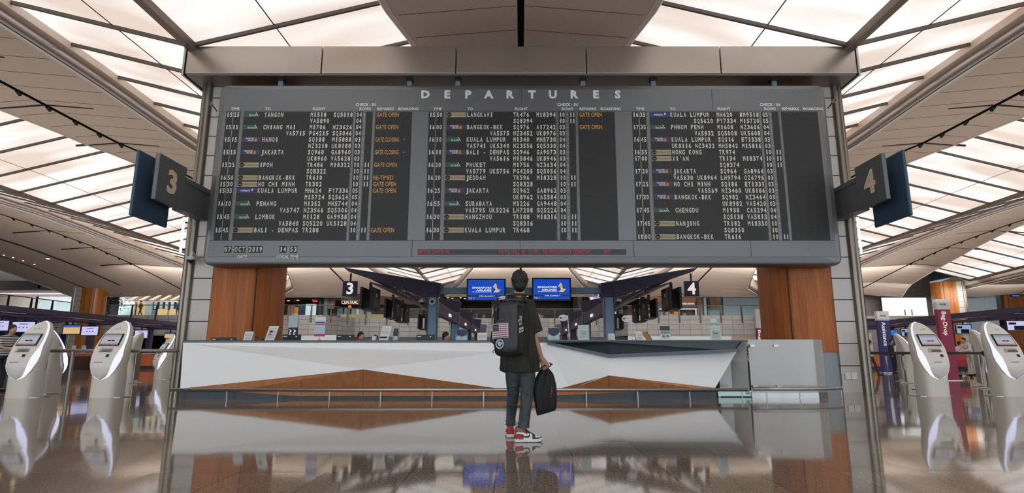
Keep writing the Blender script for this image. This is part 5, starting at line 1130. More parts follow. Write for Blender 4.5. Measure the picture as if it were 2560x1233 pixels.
for k in range(6): x = a+1.3+k*1.15; m = M(); m.ext([(x-.35, -.12, 1.95), (x+.15, -.12, 1.95), (x+.5, .75, 2.55), (x+.1, .75, 2.55)], (0, -.02, 0)); m.build('roof_light', glow('roof_warm_light', (250, 214, 180), 1.2), t)
M().box(a, a+1.7, .0, .2, 0, 1.75).build('white_wall', wh2, t); M().box(a+1.7, a+2.9, .4, .5, 0, 1.75).build('lit_opening', glow('opening_orange', (240, 178, 104), 1.0), t); M().box(a+2.9, a+3.6, 0, .2, 0, 1.75).build('white_wall', wh2, t)
for k in range(6): x = a+3.75+k*.62; M().box(x, x+.3, .1, .25, 1.0, 1.75).build('shutter_slat', wh2, t)
M().box(a+3.6, b, .3, .4, .9, 1.7).build('dark_glazing', dk, t)
for k in range(2): M().box(a+4.2+k*1.3, a+5.2+k*1.3, .2, .3, .3, 1.0).build('lit_window', glow('window_peach', (246, 196, 130), 1.0), t)
M().box(a+4.0, b, -.1, .3, 0, .3).build('planter', dk, t); M().box(a+2.9, b, .35, .5, 0, 1.0).build('counter_wall', fas, t)
tg = mat('tree_green', (38, 58, 44), .6)
rnd = random.Random(4); m = M(); 
for k in range(900):
    c = Vector((rnd.gauss(0, .75), rnd.gauss(0, .5), min(2.4, 1.5+rnd.gauss(0, .5)))); s_ = rnd.uniform(.1, .2); R = Matrix.Rotation(rnd.uniform(0, 6), 3, 'Z') @ Matrix.Rotation(rnd.uniform(-1, 1), 3, 'X'); m.add([c + R @ Vector(p) for p in ((-s_, 0, 0), (0, -s_*.4, .02), (s_, 0, 0), (0, s_*.4, .02))], [(0, 1, 2, 3)])
t = thing('indoor_tree', 'dark leafy indoor tree right of the far left column', 'tree', (aY(278, 740, 61).x, 61, ZM)); m.build('crown', tg, t); M().tube([(0, 0, 0), (.05, 0, 1), (0, 0, 1.8)], .07, 8).build('trunk', potm, t)
advert('advert_screen', 'violet advert screen with white circle above the pavilion', aY(286, 727, 65).x, aY(325, 727, 65).x, 65, aY(286, 729, 65).z, aY(286, 712, 65).z, glow('advert_deep_violet', (90, 36, 190), 1.0), lambda t, w_, h: M().ell((w_*.15, -.02, h*.5), (h*.6, .02, h*.5), 20, 10).build('white_disc', swh, t))
advert('advert_screen', 'small navy striped sign beside the far left column', aY(184, 720, 58.8).x, aY(194, 720, 58.8).x, 58.8, aY(184, 738, 58.8).z, aY(184, 713, 58.8).z, lg_navy, bars([(.2, .8, .2, .3, swh), (.2, .8, .45, .55, swh), (.2, .8, .7, .8, swh)]))
# long grooves drawn as dark strips, and downlights on the wide left ceiling
for k, (x, y0, y1) in enumerate(((-38.5, 36, 55), (-42.5, 38, 57), (-46, 40, 58))):
    m = M(); m.loft([[(x-.06, Y, zl(-34, x, Y)-.02), (x+.06, Y, zl(-34, x, Y)-.02), (x+.06, Y, zl(-34, x, Y)+.02), (x-.06, Y, zl(-34, x, Y)+.02)] for Y in [y0+(y1-y0)*q/10 for q in range(11)]])
    tag(m.build('ceiling_groove', groove_m, origin=(x, y0, zl(-34, x, y0)-.02)), 'long thin dark groove on the wide left ceiling, %s from the column' % ('nearest', 'second', 'third')[k], 'ceiling track')
dlm = glow('ceiling_downlight_glow', (255, 220, 170), 5.0)
for k, (u, v, r) in enumerate(((120, 646, .16), (10, 637, .07), (33, 643, .07), (58, 651, .07), (86, 660, .07))):
    a_, y_, z_ = _ray(u, v); lo, hi = 5, 80
    for q in range(40):
        mid = (lo+hi)/2
        if EYE+z_*mid < zl(-34, a_*mid, y_*mid): lo = mid
        else: hi = mid
    p = Vector((a_*lo, y_*lo, EYE+z_*lo-.03)); t = thing('downlight', ('large bright downlight on the wide left ceiling', 'tiny downlight at far left, first from the edge', 'tiny downlight at far left, second from the edge', 'tiny downlight at far left, third from the edge', 'tiny downlight at far left, fourth from the edge')[k], 'lamp', p, 0, 'downlights on the left ceiling')
    M().tube([(0, 0, 0), (0, 0, .04)], r*1.3, 12).build('ring', steel, t); M().ell((0, 0, -.0), (r, r, .04), 12, 6).build('lens', dlm, t)
# far right
wallp('wall_right_warm', 'warm grey wall behind the white lit wall screen', 2150, 2345, 640, 868, 62.0, mat('mauve_grey_wall', (132, 122, 122), .6, 0, 0, 3, .06), z0=0)
p = aY(2208, 800, 60.5); q = aY(2316, 743, 60.5)
advert('lit_display_screen', 'big bright white lit screen on the wall at right', p.x, q.x, 60.5, p.z, q.z, glow('advert_white', (240, 244, 240), 1.15), lambda t, w_, h: (M().box(-w_*.02, w_*.0, -.03, -.02, h*.2, h*.45).build('dark_print', ink, t), M().box(w_*.13, w_*.15, -.03, -.02, h*.2, h*.45).build('dark_print', ink, t)))
wallp('wall_right_blue', 'blue grey stone wall right of the distant right column', 2378, 2508, 700, 868, 60, blw, z0=0)
wallp('wall_right_brown', 'brown wood shop wall at the extreme right', 2508, 2700, 735, 868, 59.8, wd2, z0=0)
advert('advert_screen', 'tiny blue lit sign at the extreme right edge', aY(2535, 745, 59.4).x, aY(2556, 745, 59.4).x, 59.64, aY(2535, 742, 59.4).z, aY(2535, 736, 59.4).z, s_bl)
m = M(); fr = aY(2330, 880, 60)
# ================================================================ THE TRAVELLER
skin = mat('skin', (176, 128, 104), .5, 0, 0, 60, .06); hairm = mat('black_hair', (16, 14, 14), .5, 0, 0, 45, .5, bump=.6)
tee = mat('olive_black_cotton', (40, 39, 32), .85, 0, 0, 9, .22, bump=.35); jean = mat('washed_grey_denim', (62, 68, 72), .85, 0, 0, 16, .35, bump=.4)
YP = 6.2
def P(u, v, Y=YP): return aY(u, v, Y)
trav = thing('person', 'person in black T-shirt and grey jeans standing with back to us, bag in hand', 'person', (0, 6.3, 0))
OP = Vector((0, 6.3, 0))
b = M()
hc = P(1299, 706)
b.ell(hc+Vector((0, .0, 0)), (.077, .096, .115), 24, 16)
b.ell(hc+Vector((0, .045, -.045)), (.058, .062, .075), 20, 12)             # jaw
b.ell(hc+Vector((0, .098, -.015)), (.014, .02, .022), 12, 8); b.ell(hc+Vector((0, .088, -.062)), (.026, .012, .010), 12, 8)    # nose, lips
b.ell(hc+Vector((-.03, .088, .004)), (.014, .008, .008), 10, 6); b.ell(hc+Vector((.03, .088, .004)), (.014, .008, .008), 10, 6)
for sg in (-1, 1):
    b.ell(hc+Vector((sg*.079, .005, -.02)), (.012, .02, .032), 12, 8)         # ears
nk = P(1297, 742)
b.cap(hc+Vector((0, .0, -.07)), nk+Vector((0, -.005, -.03)), .055, .06)
b.cap(nk+Vector((0, 0, -.12)), P(1297, 800), .09, .12); b.cap(P(1297, 800), P(1299, 895), .12, .095)
shR = P(1325, 762); elR = P(1334, 843, 6.17); wrR = P(1353, 893, 6.2); shL = P(1262, 764); elL = P(1250, 835, 6.3); wrL = P(1262, 800, 6.52)
b.cap(nk+Vector((.0, 0, -.10)), shR, .05, .055); b.cap(shR, elR, .052, .041); b.cap(elR, elR.lerp(wrR, .4), .040, .039); b.cap(elR.lerp(wrR, .4), wrR, .039, .025)
b.cap(nk+Vector((.0, 0, -.10)), shL, .05, .055); b.cap(shL, elL, .052, .041); b.cap(elL, wrL, .040, .026); b.ell(wrL+Vector((0, .03, .05)), (.035, .03, .055), 14, 10)
kL, aL_ = P(1283, 990, 6.36), P(1277, 1062, 6.46); kR, aR_ = P(1317, 990, 6.2), P(1309, 1066, 6.16)
hL, hR = P(1283, 925, 6.24), P(1318, 925, 6.2)
for h_, k_, a_ in ((hL, kL, aL_), (hR, kR, aR_)):
    b.cap(h_, k_, .068, .048); b.cap(k_, a_, .048, .034)
# right hand: palm, four curled fingers, thumb
kn = P(1362, 911, 6.2); pv = (kn-wrR); pn_ = pv.normalized(); sd = Vector((.0, 1, 0)); 
side = Vector((.93, -.30, .12)).normalized(); back = Vector((-.2, -.95, .1)).normalized()
b.cap(wrR, wrR+pn_*.03, .025, .027)
for k in range(4):
    o_ = side*(-.029+.0195*k); kk = wrR+pn_*(.084-.004*abs(k-1.4))+o_*1.12+Vector((0, -.012, 0))
    b.cap(wrR+pn_*.02+o_*.6, kk, .016, .0125)
    L1, L2, L3 = (.038, .046, .048, .040)[3-k], (.022, .025, .026, .020)[3-k], .018
    d1 = Vector((-.06, .06, -1)).normalized(); p1 = kk+d1*L1; p2 = p1+Vector((0, .8, -.45)).normalized()*L2; p3 = p2+Vector((0, .55, .8)).normalized()*L3
    b.cap(kk, p1, .0115, .0098); b.cap(p1, p2, .0098, .009); b.cap(p2, p3, .009, .0078)
tb = wrR+pn_*.03+side*.022+Vector((0, .02, 0)); b.cap(tb, tb+Vector((.018, .03, -.035)), .013, .012); b.cap(tb+Vector((.018, .03, -.035)), tb+Vector((.006, .045, -.066)), .0115, .009)
remesh(b, 'body', skin, trav, .0048, 3, OP)
# hair: thick dark crop, tapered at the nape
h = M(); rnd = random.Random(2)
h.ell(hc+Vector((0, -.008, .022)), (.090, .108, .112), 24, 16); h.ell(hc+Vector((0, -.045, -.03)), (.072, .062, .085), 20, 12); h.ell(hc+Vector((.01, .06, .085)), (.07, .06, .045), 16, 10)
for k in range(120):
    th_ = rnd.uniform(0, 2*PI); ph = rnd.uniform(-.1, 1.5); d = Vector((math.cos(th_)*math.cos(ph), math.sin(th_)*math.cos(ph), math.sin(ph)))
    c = hc+Vector((0, -.008, .022))+Vector((d.x*.086, d.y*.103, d.z*.107)); tgt = c + d*.004 + Vector((rnd.uniform(-.012, .012), rnd.uniform(-.01, .01), rnd.uniform(-.02, .004))); h.cap(c, tgt, .013, .005, 6)
remesh(h, 'hair', hairm, trav, .005, 1, OP)
# T-shirt
def ring(c, rx, ry, n=28, rot=0, dz=None, sq=.85):
    out = []
    for k in range(n):
        a = 2*PI*k/n; cs, sn = math.cos(a), math.sin(a); x = rx*math.copysign(abs(cs)**sq, cs); y = ry*math.copysign(abs(sn)**sq, sn)
        out.append(Vector((c[0]+x*math.cos(rot)-y*math.sin(rot), c[1]+x*math.sin(rot)+y*math.cos(rot), c[2]+(dz(a) if dz else 0))))
    return out
s = M(); rings = []
for u0, u1, v, ry in ((1248, 1351, 928, .155), (1250, 1349, 912, .15), (1252, 1346, 885, .145), (1254, 1343, 850, .14), (1255, 1341, 815, .135), (1253, 1340, 785, .13), (1254, 1338, 768, .115), (1262, 1332, 755, .095), (1275, 1320, 746, .075), (1283, 1312, 741, .064)):
    a, c_ = P(u0, v), P(u1, v); wob = rnd.uniform(0, 6)
    rings.append(ring(((a.x+c_.x)/2, YP+.01, a.z), (c_.x-a.x)/2, ry, 40, 0, lambda q, v=v: (.022*math.sin(q*2+.6)-.012*math.cos(q*3) if v > 920 else 0)))
s.loft(rings)
s.cap(P(1318, 762), P(1324, 763), .066, .066)
d = (P(1343, 832)-P(1326, 768)).normalized()
s.loft([[P(1322, 765)+Vector((math.cos(a)*.062, math.sin(a)*.075, .01+.02*math.cos(a))) for a in [2*PI*k/20 for k in range(20)]],
        [P(1333, 795)+Vector((math.cos(a)*.064, math.sin(a)*.078, .012*math.cos(a))) for a in [2*PI*k/20 for k in range(20)]],
        [P(1341, 833)+Vector((math.cos(a)*.070, math.sin(a)*.080, .03*math.cos(a))) for a in [2*PI*k/20 for k in range(20)]]])
s.loft([[P(1268, 765)+Vector((math.cos(a)*.065, math.sin(a)*.075, 0)) for a in [2*PI*k/20 for k in range(20)]],
        [P(1253, 828, 6.28)+Vector((math.cos(a)*.070, math.sin(a)*.08, -.02*math.cos(a))) for a in [2*PI*k/20 for k in range(20)]]])
# soft vertical folds near the hem
for k in range(11):
    x = P(1252+k*9.5, 915).x; y = -.150 if k not in (0, 10) else -.09; s.cap((x, YP+.01+y, P(1300, 926).z), (x+.01*math.sin(k*2), YP+.02+y*.93, P(1300, 885).z), .009, .004, 8)
s.cap(P(1324, 775, 6.1), P(1322, 900, 6.07), .006, .01, 8)
remesh(s, 't_shirt', tee, trav, .0055, 3, OP)
m = M(); m.loft([ring((nk.x, YP-.002, nk.z+.006), .068, .068, 24), ring((nk.x, YP-.004, nk.z+.03), .062, .062, 24), ring((nk.x, YP-.004, nk.z+.03), .056, .056, 24), ring((nk.x, YP-.002, nk.z+.006), .06, .06, 24)], False)
m.build('shirt_collar', tee, trav, origin=OP, smooth=True)
# jeans
j = M()
def leg(pts):
    j.loft([ring(p, rx, ry, 22) for p, rx, ry in pts])
leg([(P(1284, 915, 6.24), .088, .10), (P(1283, 940, 6.25), .083, .095), (P(1283, 965, 6.3), .073, .085), (P(1283, 985, 6.34), .066, .074), (P(1281, 1000, 6.37), .061, .07), (P(1279, 1025, 6.42), .056, .066), (P(1277, 1048, 6.45), .050, .06), (P(1277, 1064, 6.46), .055, .064)])
leg([(P(1318, 915, 6.2), .086, .10), (P(1319, 940, 6.2), .083, .095), (P(1318, 965, 6.2), .076, .085), (P(1317, 985, 6.2), .069, .075), (P(1316, 1003, 6.19), .063, .07), (P(1313, 1030, 6.18), .060, .066), (P(1310, 1055, 6.17), .058, .062), (P(1309, 1070, 6.17), .060, .066)])
j.ell(P(1300, 916, 6.22), (.150, .12, .10), 24, 12)
j.loft([ring(P(1300, 880, 6.22), .13, .10, 22), ring(P(1300, 915, 6.22), .15, .115, 22), ring(P(1300, 930, 6.22), .12, .09, 22)])
for (u, Y0), vs_ in (((1283, 6.3), (962, 975, 988, 997, 1008)), ((1317, 6.2), (962, 974, 986, 998, 1012)), ((1278, 6.45), (1050, 1057)), ((1310, 6.17), (1056, 1062))):
    for q, v in enumerate(vs_):
        r_ = .062 if v < 1040 else .049; c = P(u-(v-975)*.06, v, Y0+(.003*(v-975)*.5 if u < 1300 else 0)); 
        j.tube([c+Vector((r_*math.cos(a), r_*1.1*math.sin(a)-.0, .018*math.sin(a*1+q*1.7))) for a in [PI*.95+PI*1.1*k/10 for k in range(11)]], [.001, .004, .006, .007, .006, .005, .006, .007, .005, .003, .001], 8)
remesh(j, 'jeans', jean, trav, .006, 2, OP)
# shoes
sred = mat('shoe_red', (168, 30, 30), .45); swht = mat('shoe_white', (216, 220, 222), .45); sblk = mat('shoe_black', (26, 24, 22), .5); sout = mat('outsole_plum', (70, 28, 60), .5); slace = mat('lace_black', (18, 18, 18), .7); sock = mat('grey_sock', (150, 150, 152), .8)
def shoe(loc, rot, label):
    t = bpy.data.objects.new('shoe', None); C.objects.link(t); t.parent = trav; t.location = Vector(loc)-OP; t.rotation_euler = (0, 0, rot); t['label'] = label
    out = [(0, .0), (.005, .028), (.03, .037), (.08, .036), (.13, .040), (.19, .050), (.235, .050), (.27, .040), (.292, .02), (.298, 0)]
    def ol(sc_=1, z=0, lift=0): return [(x+ (0 if x < .15 else 0), w_*sc_, z+(.018*max(0, (x-.22)/.08)**2 if lift else 0)) for x, w_ in out] + [(x, -w_*sc_, z+(.018*max(0, (x-.22)/.08)**2 if lift else 0)) for x, w_ in out[-2:0:-1]]
    m = M(); m.loft([ol(1, .0, 1), ol(1, .006, 1)]); m.build('outsole', sout, t)
    m = M(); m.loft([ol(1.02, .006, 1), ol(1.04, .02, 1), ol(1.0, .034, 1)]); m.build('midsole', swht, t, auto=40)
    # upper: stations along the foot, half widths and heights
    st = [(.004, .020, .105), (.012, .030, .150), (.03, .036, .158), (.06, .038, .157), (.09, .037, .152), (.11, .037, .140), (.13, .038, .118), (.155, .041, .098), (.18, .044, .083), (.21, .046, .071), (.24, .044, .064), (.265, .037, .056), (.283, .025, .046), (.292, .01, .038)]
    m = M(); n = 21; vs_ = []; fs_ = []; mi = []
    for x, w_, hh in st:
        for k in range(n):
            a = PI*k/(n-1); cs, sn = math.cos(a), math.sin(a); nar = 1.0 if x > .12 else 1-.12*(sn)
            vs_.append((x, w_*nar*math.copysign(abs(cs)**.55, cs), .03+(hh-.03)*abs(sn)**(.75 if x < .12 else .8)))
    for i in range(len(st)-1):
        for k in range(n-1):
            fs_.append((i*n+k, i*n+k+1, (i+1)*n+k+1, (i+1)*n+k)); 
            x = (st[i][0]+st[i+1][0])/2; z = sum(vs_[q][2] for q in fs_[-1])/4; top = abs(k-(n-2)/2) < 3.2
            if x < .115:
                c = 2 if z > .142 else (0 if (z > .098 or (z < .078 and x < .10) or x < .02) else 1)
            elif x < .17: c = 2 if (top or z > .088) else 1
            elif x < .215: c = 2
            elif x < .262: c = 1 if z > .05 else 2
            else: c = 2
            mi.append(c)
    m.v = vs_; m.f = fs_+[tuple(range(n))[::-1], tuple((len(st)-1)*n+k for k in range(n))]; m.m = mi+[0, 2]
    m.build('upper', [sred, swht, sblk], t, smooth=True)
    def wz(x, z):
        i = max(q for q in range(len(st)) if st[q][0] <= x); i = min(i, len(st)-2); f = (x-st[i][0])/(st[i+1][0]-st[i][0]); w_ = st[i][1]+f*(st[i+1][1]-st[i][1]); hh = st[i][2]+f*(st[i+1][2]-st[i][2])
        s_ = min(.98, max(0, (z-.03)/(hh-.03)))**(1/.75); cs = math.sqrt(max(0, 1-s_*s_)); return w_*abs(cs)**.55+.0025
    for sg in (-1, 1):
        m = M(); up = [(.012, .094), (.04, .082), (.07, .072), (.10, .064), (.125, .062), (.142, .070), (.150, .088)]; lo_ = [(.012, .088), (.04, .072), (.07, .060), (.10, .049), (.13, .046), (.155, .056), (.151, .086)]
        m.loft([[(x, sg*wz(x, z), z) for x, z in up], [(x, sg*wz(x, z), z) for x, z in lo_]], False, 0, False); m.build('swoosh', sblk, t)
    m = M()
    for k in range(5):
        x = .125+.017*k; z = ip([(a, c_) for a, w_, c_ in st], x)+.003; m.tube([(x-.004, -.02, z-.006), (x+.004, 0, z+.002), (x-.004, .02, z-.006)], .0028, 6); m.tube([(x+.004, -.02, z-.008), (x-.004, 0, z+.003), (x+.004, .02, z-.008)], .0028, 6)
    m.tube([(.11, .0, .15), (.125, -.02, .168), (.145, -.028, .172), (.148, -.02, .158), (.12, -.004, .15)], .0028, 6); m.build('laces', slace, t)
    m = M(); m.tube([(.055, 0, .11), (.058, 0, .17), (.06, 0, .20)], [.036, .040, .041], 16); m.build('sock', sock, t, smooth=True)
    return t
gR = gnd(1288, 1106); gL = gnd(1276, 1094)
shoe((P(1286, 1100, gR.y).x, gR.y+.0, 0), math.radians(7), 'red white and black high top sneaker on the right, side view')
shoe((gL.x-.0, gL.y-.04, 0), math.radians(92), 'red heeled high top sneaker on the left foot, seen from behind')
last_shoe = [o for o in C.objects if o.name.startswith('shoe') and o.type == 'EMPTY'][-1]; last_shoe.scale = (1.0, 1.12, 1.08)
# ---------------- backpack
bpk = mat('backpack_black', (22, 23, 26), .42, 0, 0, 14, .3, bump=.25); strp = mat('strap_black', (14, 14, 15), .7); patchw = mat('patch_white', (196, 200, 206), .6)
OB2 = P(1272, 815, 5.93); pk = thing('backpack', 'black duffle backpack with flag patch worn on the back', 'backpack', OB2, math.radians(-24)); pk.rotation_euler = (math.radians(-4), math.radians(-3), math.radians(-24))
def sup(z, hw, hd, cy=0, e=.42, n=36): return [(hw*math.copysign(abs(math.cos(a))**e, math.cos(a)), cy+hd*math.copysign(abs(math.sin(a))**e, math.sin(a)), z) for a in [2*PI*k/n for k in range(n)]]
bx = M(); bx.loft([sup(-.305, .085, .06), sup(-.295, .115, .085), sup(-.27, .132, .098), sup(-.2, .140, .104), sup(-.05, .142, .106), sup(.1, .142, .106), sup(.17, .142, .104), sup(.19, .150, .108), sup(.215, .150, .105), sup(.235, .135, .09, .01), sup(.255, .10, .07, .015)])
bx.build('main_bag', bpk, pk, smooth=True)
m = M(); m.tube([(-.15, -.02, .235), (0, -.03, .262), (.15, .0, .25)], [.035, .045, .035], 12); m.build('rolled_top', bpk, pk, smooth=True)
m = M()
for x in (-.085,): m.ext([(x-.014, -.108, .26), (x+.014, -.108, .26), (x+.014, -.114, .05), (x-.014, -.114, .05)], (0, -.005, 0)); m.ext([(x-.014, -.07, .28), (x+.014, -.07, .28), (x+.014, -.113, .25), (x-.014, -.113, .25)], (0, .0, .005))
m.build('compression_strap', strp, pk); m = M(); m.box(-.105, -.065, -.122, -.112, .14, .18); m.build('buckle', black, pk)
m = M(); m.tube([(-.15, -.03, -.02), (-.175, -.04, -.06), (-.18, -.04, -.14), (-.15, -.03, -.18)], .009, 8); m.build('side_handle', strp, pk, smooth=True)
m = M(); m.tube([(-.15, -.03, -.235), (-.168, -.04, -.25), (-.155, -.04, -.27)], .006, 8); m.tube([(-.165, -.03, .21), (-.165, -.03, .13)], .007, 8); m.build('metal_hooks', steel, pk)
m = M(); m.tube([(-.05, -.01, .26), (-.04, -.01, .31), (.02, -.01, .315), (.04, -.01, .265)], .009, 8); m.build('haul_loop', strp, pk, smooth=True)
# shoulder straps over both shoulders
for sg, ux_ in ((1, .085), (-1, -.09)):
    m = M(); pts = [(ux_, .07, -.15), (ux_, .10, .1), (ux_, .10, .235), (ux_+.0, .16, .285), (ux_+.0, .26, .25), (ux_, .32, .12)]
    m.loft([[Vector(p)+Vector(q) for q in ((-.028, 0, -.006), (.028, 0, -.006), (.028, 0, .006), (-.028, 0, .006))] for p in pts]); m.build('shoulder_strap', strp, pk)
YF = -.1125
def bq(m, x0, x1, z0, z1, y, mi): m.quad((x0, y, z0), (x1, y, z0), (x1, y, z1), (x0, y, z1), m=mi)
fl_r = mat('flag_red', (158, 44, 60), .6); fl_n = mat('flag_navy', (24, 34, 44), .6)
m = M(); fx0, fx1, fz0, fz1 = -.133, .048, -.132, .015; bq(m, fx0, fx1, fz0, fz1, YF, 0); bq(m, fx0+.004, fx1-.006, fz0+.004, fz1-.004, YF-.0012, 0)
H7 = (fz1-fz0-.01)/13
for k in range(13):
    if k % 2 == 0: bq(m, (fx0+.006 if k < 7 else fx0+.08) - (0), fx1-.010, fz0+.005+H7*k, fz0+.005+H7*(k+.85), YF-.002, 1)
bq(m, fx0+.006, fx0+.076, fz1-.005-H7*7, fz1-.005, YF-.003, 2)
for r in range(5):
    for q in range(6): bq(m, fx0+.011+q*.011, fx0+.015+q*.011, fz1-.013-r*.0145, fz1-.009-r*.0145, YF-.004, 0)
m.build('flag_patch', [patchw, fl_r, fl_n], pk)
m = M(); c = (-.052, -.19); n_ = 28
def disc(r, y, mi, cx=0, cz=0): m.add([(c[0]+cx+r*math.cos(2*PI*k/n_), y, c[1]+cz+r*1.05*math.sin(2*PI*k/n_)) for k in range(n_)], [tuple(range(n_))], mi)
disc(.046, YF+.002, 0); disc(.034, YF, 1); m.add([(c[0]+.024*(1+.28*math.sin(3*a+1)+.12*math.sin(7*a))*math.cos(a), YF-.002, c[1]+.022*(1+.3*math.sin(4*a))*math.sin(a)) for a in [2*PI*k/n_ for k in range(n_)]], [tuple(range(n_))], 0)
m.add([(c[0]-.02, YF-.003, c[1]-.002), (c[0]+.02, YF-.003, c[1]+.001), (c[0]+.02, YF-.003, c[1]+.004), (c[0]-.02, YF-.003, c[1]+.001)], [(0, 1, 2, 3)], 1)
m.build('round_patch', [mat('patch_pale_blue', (176, 196, 210), .6), fl_n], pk)
XF = .1445
def side_text(s_, z, h, w_, y0, bold=.04): 
    m = M(); m.text(s_, (XF, y0, z), (0, .96, .28), (0, -.28, .96), h, w=w_, bold=bold); return m
m = side_text('THE', .055, .024, .062, -.048); n2 = side_text('NORTH', .018, .024, .098, -.085); m.add(n2.v, n2.f); n2 = side_text('FACE', -.012, .024, .072, -.058); m.add(n2.v, n2.f); m.build('logo_print', patchw, pk)
m = M(); m.ext([(XF, -.066, -.09), (XF, .038, -.06), (XF, .038, -.012), (XF, -.066, -.042)], (.001, 0, 0)); m.build('label_patch', patchw, pk)
m = M(); m.text('Supreme', (XF+.003, -.056, -.074), (0, .96, .28), (0, -.28, .96), .022, w=.086, bold=.02); m.build('label_text', ink, pk)
m = M(); m.add([(-.12, -.085, .262), (-.005, -.085, .262), (.0, -.05, .302), (-.06, -.05, .306)], [(0, 1, 2, 3)]); m.text('THE NORTH', (-.085, -.087, .270), (1, 0, 0), (0, .66, .75), .014, w=.07, bold=.03, m=1); m.build('top_logo_patch', [patchw, ink], pk)
# ---------------- drawstring bag
bagm = mat('drawstring_black', (18, 18, 20), .75, 0, 0, 12, .3, bump=.5)
OD = P(1362, 985, 6.2); dbg = thing('drawstring_bag', 'black drawstring bag with small red print hanging from the hand', 'bag', OD)
d = M()
rows = [(1355, 1372, 913, .012), (1353, 1373, 922, .014), (1348, 1379, 929, .022), (1343, 1384, 936, .033), (1338, 1387, 946, .042), (1334, 1390, 959, .048), (1332, 1391, 964, .05), (1333, 1392, 985, .055), (1336, 1392, 1005, .052), (1339, 1391, 1022, .04), (1341, 1388, 1030, .024), (1343, 1384, 1034, .012)]
rr = []
for i, (u0, u1, v, ry) in enumerate(rows):
    a, c_ = P(u0, v), P(u1, v); n_ = 64
    rr.append([( (a.x+c_.x)/2+(c_.x-a.x)/2*math.cos(q), (6.222, 6.226, 6.226, 6.22, 6.21, 6.2)[min(i, 5)]+ry*math.sin(q)+(.010 if i > 1 else 0)*math.sin(q*7+.4*i)*(1.2-.07*i), a.z+(.024*math.cos(q)*(i-8)/3 if i > 8 else 0)) for q in [2*PI*k/n_ for k in range(n_)]])
d.loft(rr); o = d.build('fabric', bagm, dbg, origin=OD, smooth=True)
m = M(); m.tube([P(1350, 922), P(1362, 914, 6.16), P(1374, 917, 6.2), P(1379, 911, 6.2)], .006, 8); m.tube([P(1372, 912, 6.2), P(1374, 907, 6.2), P(1378, 908, 6.2)], .004, 6); m.build('cord', strp, dbg, origin=OD)
M().ell(P(1378, 911, 6.19), (.016, .012, .01), 10, 8).build('cord_lock', strp, dbg, origin=OD)
redp = mat('print_red', (140, 34, 40), .7); m = M(); rnd = random.Random(7)
for k in range(9):
    p = P(1377+rnd.uniform(-1, 5), 970+rnd.uniform(-3, 26), 6.143); s_ = rnd.uniform(.004, .011); m.add([p+Vector((s_*math.cos(a)*(1+.3*math.sin(3*a)), 0, s_*math.sin(a))) for a in [2*PI*q/9 for q in range(9)]], [tuple(range(9))])
m.build('red_print', redp, dbg, origin=OD)
